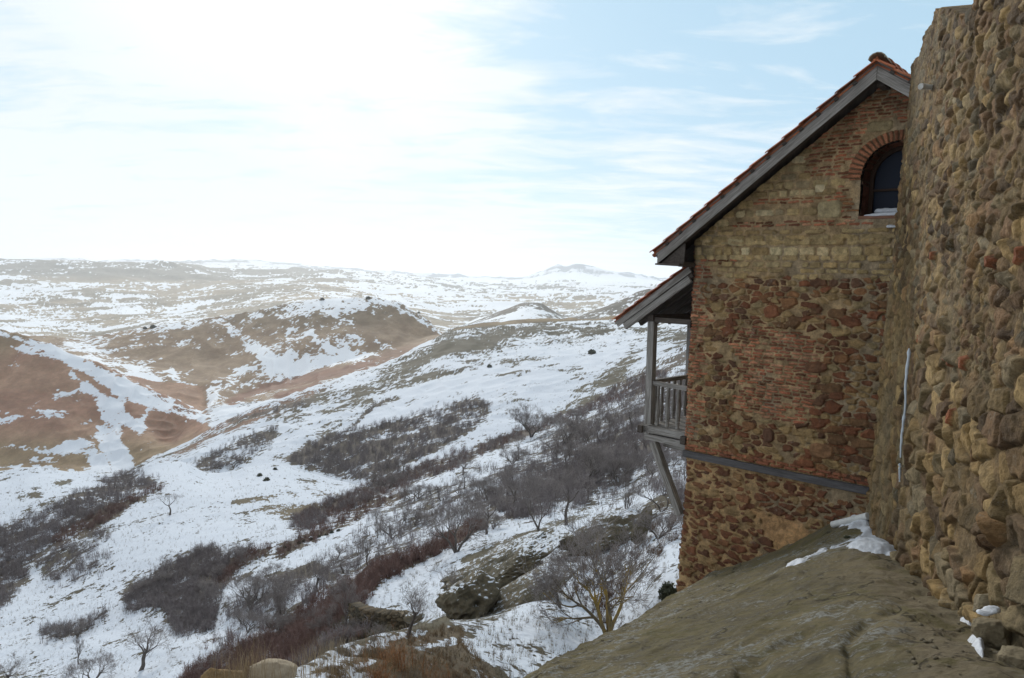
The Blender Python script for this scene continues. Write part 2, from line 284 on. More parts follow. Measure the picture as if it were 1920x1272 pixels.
def cubic(xs, ys, x):
    xs = np.asarray(xs, float); ys = np.asarray(ys, float); d = np.diff(ys) / np.diff(xs); m = np.zeros(len(xs)); m[1:-1] = 0
    for i in range(1, len(xs) - 1):
        if d[i - 1] * d[i] > 0: w1 = 2 * (xs[i + 1] - xs[i]) + (xs[i] - xs[i - 1]); w2 = (xs[i + 1] - xs[i]) + 2 * (xs[i] - xs[i - 1]); m[i] = (w1 + w2) / (w1 / d[i - 1] + w2 / d[i])
    m[0] = d[0]; m[-1] = d[-1]
    xc = np.clip(x, xs[0], xs[-1]); i = np.clip(np.searchsorted(xs, xc) - 1, 0, len(xs) - 2); h = xs[i + 1] - xs[i]; t = (xc - xs[i]) / h
    return (2 * t**3 - 3 * t**2 + 1) * ys[i] + (t**3 - 2 * t**2 + t) * h * m[i] + (-2 * t**3 + 3 * t**2) * ys[i + 1] + (t**3 - t**2) * h * m[i + 1]
def build_sheet(KN, ROWS, A):
    Ek = []; Yk = []
    for ln in KN:
        q = [dirs(px, py) + (Y,) for px, py, Y in ln]; a = [v[0] for v in q]
        Ek.append(cubic(a, [v[1] for v in q], A)); Yk.append(np.exp(cubic(a, [math.log(v[2]) for v in q], A)))
    Yr = [];Zr = []
    fr = (A > -.74) & (A < .28) if ROWS is None else (A < 9)
    if ROWS is None: ROWS = [int(min(120, max(8, .72 * F * float(np.max((Ek[k + 1] - Ek[k])[fr]))))) for k in range(len(KN) - 1)]
    for k in range(len(KN) - 1):
        Z0, Z1 = Ek[k] * Yk[k], Ek[k + 1] * Yk[k + 1]; n = ROWS[k]
        for j in range(n):
            t = j / n; Y = np.exp(lerp(np.log(Yk[k]), np.log(Yk[k + 1]), t)); tt = (Y - Yk[k]) / (Yk[k + 1] - Yk[k])
            tt = lerp(tt, tt * tt * (3 - 2 * tt), .35)
            Yr.append(Y); Zr.append(Z0 + (Z1 - Z0) * tt)
    Yr.append(Yk[-1]); Zr.append(Ek[-1] * Yk[-1])
    return np.array(Yr), np.array(Zr)
TY, TZ = build_sheet(KN, None, A_COL)
TX = TY * A_COL[None, :]
# every landform gets relief in proportion to its distance; badlands far out are rougher
def octaves(X, Y2, D, c, width=1.0, seed=0, ridged=False):
    """noise whose wavelength is about c*distance, summed from fixed world wavelengths"""
    out = np.zeros_like(X); wsum = np.zeros_like(X) + 1e-6
    for k in range(-2, 15):
        lam = 2.0 ** k * .5; w = np.exp(-(np.log2(lam / (D * c)) / width) ** 2)
        if w.max() < .02: continue
        m = w > .06
        n = vn(X[m] / lam + 31 * k, Y2[m] / lam - 13 * k, seed + k)
        if ridged: n = 1 - 2 * np.abs(n)
        out[m] += w[m] * n; wsum[m] += w[m] ** 2
    return out / np.sqrt(wsum)
D = TY
vis = sm(4, 12, D)
rough = lerp(.0022, .0042, sm(1300, 2600, D)) * (1 - .75 * sm(7000, 10000, D))
N1 = octaves(TX, TY, D, .05, 1.1, 5); N2 = octaves(TX, TY, D, .014, .9, 40); N3 = octaves(TX * .7 + TY * .7, TY * .35 - TX * .35, D, .09, .9, 77, True)
TZ = TZ + vis * D * rough * (.55 * N1 + .22 * N2 + .7 * N3 * sm(1200, 2500, D) * .8)
hl = sm(470, 520, D) * (1 - sm(1120, 1300, D)); TZ = TZ + hl * 1.5 * octaves(TX * 1.0 + TY * .25, TY * .30, D * 0 + 750, .022, .8, 131, True) + sm(250, 300, D) * (1 - sm(600, 700, D)) * .7 * octaves(TX * .8 + TY * .3, TY * .5 - TX * .3, D * 0 + 400, .02, .8, 151, True)
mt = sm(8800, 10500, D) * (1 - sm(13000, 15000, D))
TZ = TZ + mt * 75 * octaves(TX, TY, D * 0 + 11000, .045, 1.0, 9, True) * .5
NR, NC = TY.shape

# --- colour and cover of the ground, painted on the landforms
PX, PY = proj(TX, TY, TZ)
def pseg(px, py, pts, widths):
    """signed distance (pixels) to a stroke: negative inside"""
    best = np.full(px.shape, 1e9)
    for (x0, y0), (x1, y1), w0, w1 in zip(pts[:-1], pts[1:], widths[:-1], widths[1:]):
        dx, dy = x1 - x0, y1 - y0; t = np.clip(((px - x0) * dx + (py - y0) * dy) / (dx * dx + dy * dy), 0, 1)
        best = np.minimum(best, np.hypot(px - x0 - t * dx, py - y0 - t * dy) - lerp(w0, w1, t))
    return best
def ppoly(px, py, pts):
    ins = np.zeros(px.shape, bool); d = np.full(px.shape, 1e9); n = len(pts)
    for i in range(n):
        x0, y0 = pts[i]; x1, y1 = pts[(i + 1) % n]
        c = ((y0 > py) != (y1 > py)) & (px < (x1 - x0) * (py - y0) / ((y1 - y0) or 1e-9) + x0); ins ^= c
        dx, dy = x1 - x0, y1 - y0; t = np.clip(((px - x0) * dx + (py - y0) * dy) / (dx * dx + dy * dy), 0, 1)
        d = np.minimum(d, np.hypot(px - x0 - t * dx, py - y0 - t * dy))
    return np.where(ins, -d, d)
def shape_d(px, py, sh):
    return ppoly(px, py, sh[1]) if sh[0] == 'P' else pseg(px, py, sh[1], sh[2])
# thickets: shape, density, redness, softness
SHRUB = [
 (('P', [(-60, 1010), (0, 985), (100, 950), (230, 890), (268, 884), (302, 912), (200, 962), (110, 1012), (60, 1050), (0, 1110), (-60, 1160)]), .95, .25, 12),
 (('S', [(300, 913), (200, 965), (110, 1012)], [5, 12, 14]), 1.0, .55, 6),
 (('P', [(60, 1045), (120, 1015), (205, 990), (205, 1050), (140, 1100), (90, 1100)]), .5, .2, 16),
 (('P', [(-60, 1080), (0, 1060), (60, 1040), (50, 1090), (0, 1150), (-60, 1200)]), .75, .2, 10),
 (('P', [(530, 865), (575, 835), (620, 816), (700, 795), (800, 772), (888, 746), (925, 760), (905, 790), (850, 832), (780, 862), (705, 905), (620, 892), (560, 876)]), .92, .12, 6),
 (('P', [(360, 868), (400, 852), (460, 815), (522, 800), (512, 832), (440, 878), (390, 890)]), .8, .12, 7),
 (('S', [(560, 985), (640, 950), (740, 905), (850, 865), (960, 822), (1100, 768), (1200, 722), (1300, 655)], [16, 18, 16, 13, 8, 9, 16, 14]), .95, .45, 6),
 (('S', [(640, 820), (700, 765), (740, 745)], [4, 4, 2]), .7, .2, 3),
 (('P', [(1060, 790), (1130, 770), (1210, 735), (1330, 690), (1330, 860), (1200, 885), (1100, 935), (1000, 975), (900, 950), (930, 880), (1000, 850)]), .88, .12, 22),
 (('P', [(700, 960), (800, 900), (900, 870), (1000, 860), (950, 960), (860, 1000), (780, 1050), (700, 1090), (640, 1060)]), .34, .15, 20),
 (('P', [(225, 1112), (330, 1050), (400, 1020), (416, 1045), (475, 1024), (482, 1040), (430, 1082), (412, 1130), (400, 1190), (330, 1190), (300, 1140), (240, 1150)]), .85, .2, 8),
 (('S', [(410, 1100), (440, 1060), (505, 1030)], [10, 12, 6]), .9, .5, 5),
 (('S', [(400, 1300), (540, 1212), (640, 1130), (700, 1080), (800, 1035), (900, 985)], [62, 40, 30, 18, 13, 10]), 1.0, .85, 8),
 (('P', [(430, 1132), (520, 1080), (650, 1030), (745, 1060), (640, 1110), (560, 1180), (440, 1195), (410, 1160)]), .42, .15, 18),
 (('S', [(525, 1035), (600, 1000), (680, 955), (760, 925)], [9, 12, 14, 8]), .8, .5, 6),
 (('S', [(85, 1190), (150, 1180), (200, 1150)], [12, 14, 8]), .6, .2, 8),
 (('P', [(130, 905), (260, 870), (330, 905), (250, 925)]), .12, .1, 10),
 (('P', [(1080, 930), (1300, 830), (1300, 960), (1200, 930), (1150, 960)]), .3, .1, 20),
 (('S', [(420, 735), (500, 700)], [7, 3]), .8, .2, 3),
 (('S', [(430, 790), (560, 760), (590, 750)], [3, 5, 2]), .7, .3, 3),
 (('P', [(380, 1272), (400, 1200), (560, 1190), (700, 1180), (640, 1300)]), .35, .4, 20),
 (('S', [(1180, 745), (1290, 655), (1290, 800)], [24, 20, 60]), .6, .2, 15),
]
def shrub_field(px, py, n1):
    s = np.zeros(px.shape); red = np.zeros(px.shape)
    for sh, d, r, soft in SHRUB:
        xs = [q[0] for q in sh[1]]; ys = [q[1] for q in sh[1]]; m = (px > min(xs) - 90) & (px < max(xs) + 90) & (py > min(ys) - 90) & (py < max(ys) + 90)
        if not m.any(): continue
        v = np.zeros(px.shape); v[m] = d * sm(soft, -soft, shape_d(px[m], py[m], sh) + n1[m] * soft * 1.1)
        red = np.where(v > s, r, red); s = np.maximum(s, v)
    return s, red
ARC = np.cumsum(np.concatenate([TY[:1], np.hypot(np.diff(TY, axis=0), 1.6 * np.diff(TZ, axis=0))], 0), 0)
NA = octaves(TX, TY, D, .028, .8, 201)
NB = octaves(TX, TY, D, .010, .8, 233)
NC_ = octaves(TX, TY, D, .0045, .8, 261)
ND = octaves(TX, TY, D, .0022, .7, 291)
NE = octaves(TX, TY, D, .055, .8, 311)
FR = .9 * NE + .8 * NA + .75 * NB + .75 * NC_ + .9 * ND
FR = FR / FR.std()
SH, RED = shrub_field(PX, PY, NA)
front = D < 1150
SH = SH * (D < 620)

snow = np.full(D.shape, .86) - .12 * np.abs(NB) - .10 * NA
earth = np.zeros(D.shape + (3,)); earth[:] = (.115, .10, .062)
def put(mask, c):
    m = mask[..., None]; earth[:] = earth * (1 - m) + np.array(c) * m
wp = NA * 1.0
X_, Y_ = PX + NA * 9 + NB * 6 + NC_ * 3, PY + NB * 5 + NA * 3 + NC_ * 2
# spur in the middle distance: snow with stony olive specks
spur = ((D > 255) & (D < 800)).astype(float) * sm(0, 8, 1)
k_spur = (D > 250) & (D < 900)
spk = sm(.15, .9, NB + .8 * NC_ + .2)
snow = np.where(k_spur, .71 - .17 * FR, snow)
for sh, v in [(('P', [(840, 620), (1290, 592), (1290, 640), (1000, 640), (850, 660), (760, 690)]), .22), (('P', [(700, 700), (830, 640), (960, 625), (900, 690), (720, 740), (560, 800), (520, 780)]), .22),
              (('S', [(1050, 780), (1110, 735), (1160, 700), (1190, 660)], [14, 22, 14, 8]), .34), (('P', [(280, 862), (440, 790), (560, 742), (640, 712), (560, 770), (420, 830), (330, 868)]), .12)]:
    snow -= k_spur * v * sm(12, -12, shape_d(PX, PY, sh) + 8 * NA)
# red-brown streaks low on the spur
for sh in [('S', [(330, 835), (430, 795), (560, 745), (640, 715)], [3, 8, 5, 2]), ('S', [(300, 868), (420, 812), (470, 790), (560, 758)], [2, 5, 7, 2])]:
    m = k_spur * sm(7, -3, shape_d(PX, PY, sh) + 4 * NB); put(m * sm(-.6, .6, FR), (.33, .175, .115)); snow -= m * .14
# tan grass field on the plateau
m = k_spur * sm(3, -1, ppoly(PX, PY, [(850, 618), (900, 607), (1000, 598), (1290, 586), (1300, 594), (1150, 598), (1000, 604), (900, 612)])); put(m, (.38, .27, .14)); snow = snow * (1 - m) + m * .2
m = k_spur * (D > 690) * (PX > 860); put(m, (.38, .27, .14)); snow = np.where(m > 0, .22, snow)
# left hill
lh = ((D > 470) * (D <= 760) * (PY < 905)).astype(float) * sm(405, 372, PX + 6 * NA); band = .5 + .5 * np.sin(TZ * .16 + NA * .8)
put(lh, (.60, .355, .23)); put(lh * sm(.35, .9, band) * .8, (.52, .275, .18))
put(lh * sm(690, 640, PY + .35 * PX) * .8, (.38, .28, .155)); put(lh * sm(800, 850, PY) * .7, (.42, .32, .17))
lsn = np.full(D.shape, .06)
L_SNOW = [('S', [(-80, 596), (0, 625), (60, 641), (110, 660), (180, 700), (250, 735), (310, 760), (380, 782)], [5, 5, 6, 11, 13, 18, 14, 10]), ('S', [(20, 650), (110, 668)], [2, 7]),
          ('S', [(225, 730), (215, 780), (200, 820), (230, 870), (225, 900)], [12, 20, 26, 22, 16]), ('S', [(140, 705), (175, 735), (225, 780), (260, 800)], [3, 9, 11, 16]),
          ('S', [(265, 800), (275, 770), (300, 760), (330, 762), (345, 790)], [9, 5, 4, 4, 2]), ('S', [(150, 738), (110, 742), (100, 752)], [7, 6, 3]),
          ('S', [(70, 770), (95, 780), (120, 772), (70, 785)], [4, 7, 4, 3]), ('S', [(0, 790), (30, 785), (55, 780)], [8, 6, 2]), ('S', [(150, 790), (165, 787)], [4, 3]),
          ('S', [(0, 838), (60, 842), (90, 846), (150, 840), (180, 860), (200, 890)], [3, 3, 8, 12, 16, 10]), ('S', [(140, 825), (170, 835)], [5, 6]), ('S', [(0, 872), (50, 880), (120, 884), (250, 892)], [5, 6, 5, 6]),
          ('S', [(60, 865), (100, 862)], [3, 5]), ('S', [(55, 765), (70, 750)], [3, 3])]
for sh in L_SNOW: lsn = np.maximum(lsn, .76 * sm(9, -7, shape_d(X_, Y_, sh)))
snow = lerp(snow, lsn + .16 * FR, lh)
put(lh * sm(10, -6, ppoly(PX, PY, [(275, 790), (300, 765), (345, 765), (378, 780), (330, 830), (300, 828)])), (.40, .20, .12))
# hill in the centre
h2 = ((D > 590) & (D < 1120) & (PX >= 20) & (PX < 850)).astype(float) * (1 - (k_spur & (D <= 600)))
h2 = h2 * np.where(D > 760, 1.0, 1 - lh)
put(h2, (.52, .365, .24)); put(h2 * sm(630, 585, PY + 12 * NA) * .5, (.25, .20, .12))
put(h2 * sm(8, -6, ppoly(PX, PY, [(650, 690), (740, 655), (830, 640), (800, 670), (680, 700)])), (.40, .23, .15))
hs = .41
top = sm(30, 0, PY - np.interp(PX, [0, 150, 280, 450, 600, 690, 760, 825], [618, 636, 614, 590, 561, 558, 575, 622]))
hs = hs + .16 * top - .05
hs = hs - .45 * sm(8, -8, ppoly(PX, PY, [(700, 570), (745, 572), (800, 605), (826, 628), (770, 650), (700, 625), (655, 605), (670, 580)]) + 5 * NA)
hs = hs - .4 * sm(8, -8, ppoly(PX, PY, [(270, 680), (400, 655), (480, 665), (480, 690), (400, 725), (330, 715)]) + 5 * NA)
H_SNOW = [('S', [(430, 615), (460, 640), (495, 665), (520, 680)], [6, 12, 13, 8]), ('S', [(495, 680), (440, 700), (400, 735), (390, 765)], [6, 8, 12, 10]),
          ('S', [(585, 630), (610, 650), (650, 665), (700, 680)], [7, 10, 8, 5]), ('S', [(240, 690), (300, 720), (350, 750), (390, 770)], [9, 9, 8, 10]),
          ('S', [(745, 575), (790, 600), (830, 628)], [2, 3, 4]), ('S', [(650, 630), (700, 640), (760, 665)], [5, 5, 2]), ('S', [(500, 690), (580, 680), (660, 672), (730, 655)], [9, 9, 4, 1]),
          ('S', [(610, 580), (640, 600), (660, 612)], [5, 7, 4]), ('S', [(150, 650), (190, 680), (215, 700)], [4, 5, 8]), ('S', [(320, 690), (345, 730)], [3, 5]), ('S', [(170, 660), (300, 645)], [4, 3])]
for sh in H_SNOW: hs = np.maximum(hs, .70 * sm(12, -7, shape_d(X_, Y_, sh)))
hs = hs + .23 * FR
snow = lerp(snow, hs, h2)
for sh in [('S', [(430, 755), (500, 725), (600, 705), (700, 680)], [4, 8, 9, 5]), ('S', [(520, 745), (600, 720)], [5, 5])]:
    m = h2 * sm(5, -3, shape_d(PX, PY, sh) + 4 * NB); put(m, (.38, .19, .125)); snow = snow * (1 - m * .45)
# far plain and badlands
far = sm(1120, 1200, D)
put(far, (.66, .55, .41)); put(far * sm(.1, .9, N3) * .6, (.36, .33, .27)); put(far * sm(3300, 3700, D) * (1 - sm(900, 700, 0 * D + PX) * 0), (.38, .35, .29))
fs = .35 + .27 * FR + .06 * NE
flat = sm(50, -30, ppoly(PX, PY, [(0, 570), (110, 560), (200, 600), (350, 590), (300, 612), (130, 630), (0, 605)]))
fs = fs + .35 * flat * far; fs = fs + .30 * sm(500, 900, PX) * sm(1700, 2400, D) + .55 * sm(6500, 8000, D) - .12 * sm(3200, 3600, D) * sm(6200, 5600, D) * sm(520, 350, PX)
fs = fs + .2 * sm(10, -10, ppoly(PX, PY, [(640, 525), (800, 530), (860, 560), (740, 560), (650, 545)]))
fs = lerp(fs, .52 + .20 * FR, sm(1250, 1350, D) * sm(1900, 1700, D) * sm(855, 905, PX))
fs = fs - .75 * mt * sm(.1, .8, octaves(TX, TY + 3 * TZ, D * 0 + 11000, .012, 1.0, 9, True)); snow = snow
fs = lerp(fs, .31 + .36 * octaves(TX, TY + 2 * TZ, D * 0 + 11000, .02, 1.0, 19, True), mt); put(mt, (.04, .09, .17))  # the mountain's blue shading is put into its ground colour
put(sm(1250, 1350, D) * sm(1900, 1700, D) * sm(855, 905, PX), (.20, .17, .13))
snow = lerp(snow, fs, far)
# near slopes
nr = (D < 255)
tuss = sm(.35, 1.3, NC_ + .6 * NB)
snow = np.where(nr, .76 - .15 * FR - .10 * tuss, snow)
for sh, v in [(('P', [(440, 940), (500, 930), (600, 905), (640, 930), (560, 970), (520, 975)]), .13), (('S', [(20, 935), (70, 925)], [5, 7]), .5), (('S', [(105, 910), (130, 905)], [4, 5]), .5),
              (('S', [(530, 970), (560, 960), (590, 950)], [6, 8, 5]), .45), (('S', [(440, 940), (520, 930)], [5, 4]), .45), (('S', [(560, 900), (590, 905)], [4, 4]), .4),
              (('S', [(640, 1225), (780, 1180), (830, 1172)], [3, 8, 12]), .55), (('P', [(680, 1200), (860, 1180), (900, 1290), (640, 1290)]), .55), (('S', [(820, 1210), (900, 1250), (960, 1290)], [4, 8, 10]), .4),
              (('S', [(500, 1080), (560, 1072), (590, 1062), (625, 1085)], [2, 4, 6, 3]), .75), (('S', [(448, 1088), (470, 1075)], [2, 3]), .7),
              (('P', [(1080, 1010), (1270, 900), (1290, 1000), (1200, 1080), (1130, 1100)]), .16), (('S', [(870, 1050), (1000, 1000), (1100, 960)], [4, 6, 6]), .4), (('S', [(660, 1125), (800, 1035), (900, 986), (985, 957)], [3, 3, 3, 4]), .35),
              (('P', [(820, 1160), (1000, 1080), (1080, 1020), (1130, 1010), (1010, 1110), (880, 1200)]), .35)]:
    snow = snow - nr * v * sm(8, -6, shape_d(PX, PY, sh) + 6 * NB)
put(nr * sm(10, -10, ppoly(PX, PY, [(620, 1230), (860, 1170), (960, 1300), (560, 1300)])), (.17, .12, .07))
for sh in [('S', [(560, 1264), (660, 1224), (740, 1196), (800, 1184)], [6, 9, 6, 3]), ('S', [(640, 1262), (700, 1240)], [8, 3]), ('S', [(560, 1275), (690, 1268)], [9, 7]), ('S', [(420, 1262), (480, 1262)], [4, 4]), ('S', [(780, 1215), (850, 1205)], [4, 6])]: snow = np.maximum(snow, nr * (TY < 40) * .9 * sm(5, -4, shape_d(PX, PY, sh) + 4 * NB + 4 * NA))
put(nr * sm(8, -6, ppoly(PX, PY, [(440, 940), (500, 930), (600, 905), (640, 930), (560, 970), (520, 975)])), (.20, .155, .085))
# leaf litter and stems under the thickets hide much of the snow
snow = snow - SH * .50 * sm(-1.6, .4, FR + .8 * SH)
sh_e = SH * .9; redc = RED[..., None]
earth[:] = earth * (1 - sh_e[..., None]) + (np.array((.10, .084, .082)) * (1 - redc) + np.array((.125, .072, .058)) * redc) * sh_e[..., None]
TV = np.stack([TX, TY, TZ], -1).reshape(-1, 3)
terrain = mesh_obj('terrain', TV, grid_faces(NR, NC), M_TERR, smooth=True, attrs={'snow': snow.ravel(), 'sunlit_far': (sm(250, 900, D) * (1 - .6 * mt)).ravel(), 'earth': earth.reshape(-1, 3)})
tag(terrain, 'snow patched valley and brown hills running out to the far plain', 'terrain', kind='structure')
# the ground behind and beside the viewer
g = []
for r in (0.0, 1.0):
    pass
TE = TZ / TY
def ground_hit(px, py, ymin=0):
    d = ray(px, py); a, e = d[0] / d[1], d[2] / d[1]; j = int(np.argmin(np.abs(A_COL - a))); col = TE[:, j]
    ok = np.nonzero((col >= e) & (TY[:, j] > ymin))[0]
    if not len(ok): return None
    i = ok[0]
    if i == 0: Y = TY[0, j]
    else:
        t = (e - col[i - 1]) / (col[i] - col[i - 1] + 1e-12); t = min(max(t, 0), 1); Y = TY[i - 1, j] + t * (TY[i, j] - TY[i - 1, j])
    return np.array([a * Y, Y, np.interp(Y, TY[:, j], TZ[:, j])])
# ------------------------------------------------------------------ bedrock in the foreground
BK = [
 [(-400, 2300, 1.0), (600, 2300, 1.0), (960, 2900, 1.1), (1400, 2700, 1.15), (1900, 2600, 1.2), (2600, 2700, 1.2)],
 [(-400, 2000, 3.5), (600, 1500, 4.6), (985, 1300, 5.3), (1200, 1295, 4.7), (1500, 1292, 4.0), (1800, 1292, 3.5), (2000, 1320, 3.2), (2600, 1500, 2.8)],
 [(-400, 1900, 5), (600, 1420, 5.6), (985, 1278, 5.8), (1100, 1236, 6.3), (1250, 1172, 7.0), (1400, 1108, 7.8), (1500, 1062, 8.3), (1560, 1037, 8.6), (1640, 1030, 8.4), (1700, 1052, 8.0), (1800, 1146, 5.6), (1900, 1230, 4.2), (2000, 1300, 3.5), (2600, 1480, 3.1)],
 [(-400, 1900, 5.6), (600, 1420, 5.9), (985, 1275, 6.0), (1100, 1222, 7.1), (1250, 1154, 8.8), (1400, 1094, 9.4), (1500, 1054, 9.8), (1560, 1028, 10.0), (1625, 1012, 10.2), (1700, 1050, 9.0), (1800, 1140, 6.4), (1900, 1225, 4.8), (2000, 1290, 4.0), (2600, 1460, 3.5)],
 [(-400, 1900, 6.5), (600, 1430, 6.4), (985, 1272, 6.4), (1080, 1214, 8.2), (1180, 1165, 10.2), (1266, 1117, 12.4), (1340, 1086, 12.7), (1420, 1051, 12.7), (1500, 1014, 12.4), (1560, 984, 12.1), (1625, 965, 11.7), (1700, 1040, 10.5), (1800, 1130, 8), (1900, 1200, 7), (2600, 1400, 5)],
 [(-400, 2300, 7.5), (600, 1700, 7.2), (985, 1500, 7.4), (1080, 1330, 10), (1180, 1250, 12.5), (1266, 1135, 14.2), (1340, 1060, 14.5), (1420, 1030, 14), (1500, 1000, 14), (1560, 975, 14), (1625, 960, 14), (1700, 960, 14), (1800, 1000, 14), (2600, 1200, 12)],
 [(-400, 2600, 9), (600, 2000, 8.4), (985, 1750, 9), (1080, 1500, 12), (1180, 1400, 15), (1266, 1300, 18), (1420, 1150, 19), (1560, 1050, 19), (2600, 1050, 18)],
]
A_B = np.linspace(-.9, 1.1, 620)
BY, BZ = build_sheet(BK, [30, 90, 60, 70, 14, 8], A_B)
BX = BY * A_B[None, :]
sw = BX * .8 + BY * .6; sc_ = -BX * .6 + BY * .8       # bedding runs up to the right
bd = .05 * fbm(BX * .9, BY * .9, 5, 3) + .016 * (1 - 2 * np.abs(fbm(sw * .9, sc_ * 4.5, 4, 60))) + .020 * fbm(BX * 7, BY * 7, 4, 11) + .03 * (.5 - np.abs(fbm(sw * 1.3, sc_ * 3.0, 4, 160)) * 2)
bd -= .035 * np.exp(-(pseg(*proj(BX, BY, BZ), [(1600, 1272), (1590, 1215), (1625, 1170), (1680, 1150)], [1, 1, 1, 1]) / 9) ** 2)
bd -= .06 * np.exp(-(np.maximum(pseg(*proj(BX, BY, BZ), [(1395, 1262), (1425, 1250)], [5, 7]), 0) / 12) ** 2)
BZ = BZ + bd
t = NT('lichen_rock'); v = t.vec('Object'); vs = t.N('ShaderNodeMapping'); vs.inputs['Rotation'].default_value = (0, 0, math.radians(-37)); vs.inputs['Scale'].default_value = (1, 2.4, 1.6); t.L(t.N('ShaderNodeTexCoord').outputs['Object'], vs.inputs[0])
n1 = t.noise(v, .55, 6, .6, .4); n2 = t.noise(vs.outputs[0], 3.6, 11, .76, .5); n3 = t.noise(v, 22, 8, .75); n4 = t.noise(v, 6, 8, .7)
c = t.mix(t.ramp(n1, .38, .62), (.27, .225, .115), (.37, .305, .165)); c = t.mix(t.ramp(n2, .42, .58), c, (.20, .17, .11))
c = t.mix(t.math('MULTIPLY', t.ramp(t.math('ADD', t.math('ADD', t.math('MULTIPLY', n2, .6), t.math('MULTIPLY', n3, .6)), t.math('MULTIPLY', t.math('SUBTRACT', n1, .5), .5)), .60, .72), t.ramp(t.math('SUBTRACT', 1.0, t.attr('path')), .3, .9)), c, (.52, .52, .48))
c = t.mix(t.math('MULTIPLY', t.ramp(n4, .62, .72), .6), c, (.05, .045, .03)); c = t.mix(t.attr('path'), c, t.mix(t.ramp(n3, .3, .7), (.30, .24, .15), (.43, .35, .23)))
c = t.mix(t.math('MULTIPLY', t.ramp(n3, .55, .75), .35), c, (.085, .072, .05))
n6 = t.noise(v, 1.7, 10, .72, .8); c = t.mix(t.math('MULTIPLY', t.ramp(n6, .52, .62), .6), c, (.21, .18, .06))
vo = t.N('ShaderNodeTexVoronoi'); vo.feature = 'DISTANCE_TO_EDGE'; vo.inputs['Scale'].default_value = .9; mpw = t.N('ShaderNodeMix'); mpw.data_type = 'RGBA'; mpw.blend_type = 'ADD'; mpw.inputs[0].default_value = .55; t.L(v, mpw.inputs['A'])
nc = t.N('ShaderNodeTexNoise'); nc.inputs['Scale'].default_value = 3; nc.inputs['Detail'].default_value = 8; t.L(v, nc.inputs['Vector']); t.L(nc.outputs['Color'], mpw.inputs['B']); t.L(mpw.outputs['Result'], vo.inputs['Vector'])
crk = t.math('MULTIPLY', t.math('SUBTRACT', 1.0, t.ramp(vo.outputs['Distance'], .0, .022)), t.ramp(n6, .45, .55)); c = t.mix(t.math('MULTIPLY', crk, .75), c, (.05, .04, .028))
t.color(c); t.bump(t.math('SUBTRACT', t.math('ADD', t.math('MULTIPLY', n2, 1.3), t.math('MULTIPLY', n3, .6)), t.math('MULTIPLY', crk, .3)), .14, 1.0)
BPX, BPY = proj(BX, BY, BZ)
path = sm(60, -60, ppoly(BPX, BPY, [(1640, 1040), (1700, 1060), (1960, 1300), (1720, 1300), (1700, 1180), (1640, 1090), (1560, 1060)]) + 30 * fbm(BX * 3, BY * 3, 3, 5))
bed = mesh_obj('bedrock', np.stack([BX, BY, BZ], -1).reshape(-1, 3), grid_faces(*BY.shape), t.m, smooth=True, attrs={'path': path.ravel() * .85})
tag(bed, 'bare sandstone slope with grey lichen falling away below the wall', 'rock', kind='structure')
def bed_z(x, y):
    j = int(np.clip(np.searchsorted(A_B, x / y), 1, len(A_B) - 1)); return float(np.interp(y, BY[:, j], BZ[:, j]))
# snow lying in the hollows of the bedrock: thin sheets with their own rise above the rock
def snow_sheet(polys, thick, label):
    best = np.full(BPX.shape, 1e9)
    for p in polys: best = np.minimum(best, shape_d(BPX, BPY, p))
    best = best + 9 * fbm(BX * 2.6, BY * 2.6, 4, 90) + 6 * fbm(BX * 9, BY * 9, 3, 91)
    best[BY < 3.2] = 1e3
    h = thick * sm(1, -10, best) - .018; keepv = best < 6
    kf = keepv[:-1, :-1] | keepv[1:, :-1] | keepv[:-1, 1:] | keepv[1:, 1:]
    f = grid_faces(*BY.shape, keep=kf); used = np.unique(f); rm = np.zeros(BY.size, int); rm[used] = np.arange(len(used))
    Z = BZ + h + .012 * fbm(BX * 4, BY * 4, 3, 8) * (h > 0)
    V = np.stack([BX, BY, Z], -1).reshape(-1, 3)[used]
    return tag(mesh_obj('snow_patch', V, rm[f], M_SNOW, smooth=True), label, None, kind='stuff')
snow_sheet([('P', [(1562, 975), (1625, 966), (1650, 1000), (1690, 1012), (1715, 1045), (1712, 1058), (1660, 1040), (1560, 1028), (1600, 1012), (1612, 992), (1575, 990)]), ('S', [(1560, 1030), (1590, 1024), (1640, 1020), (1690, 1040), (1712, 1060)], [3, 5, 9, 9, 5])], .07, 'white snow drifted where the house wall meets the rock and rubble wall')
snow_sheet([('S', [(1478, 1062), (1515, 1046), (1548, 1032)], [2, 3, 3])], .06, 'narrow strip of snow lying in the crease of the rock')
snow_sheet([('P', [(1780, 1148), (1810, 1160), (1830, 1170), (1822, 1178), (1790, 1160)]), ('P', [(1815, 1190), (1845, 1200), (1850, 1245), (1835, 1235)])], .07, 'small snow patches at the foot of the near rubble wall')

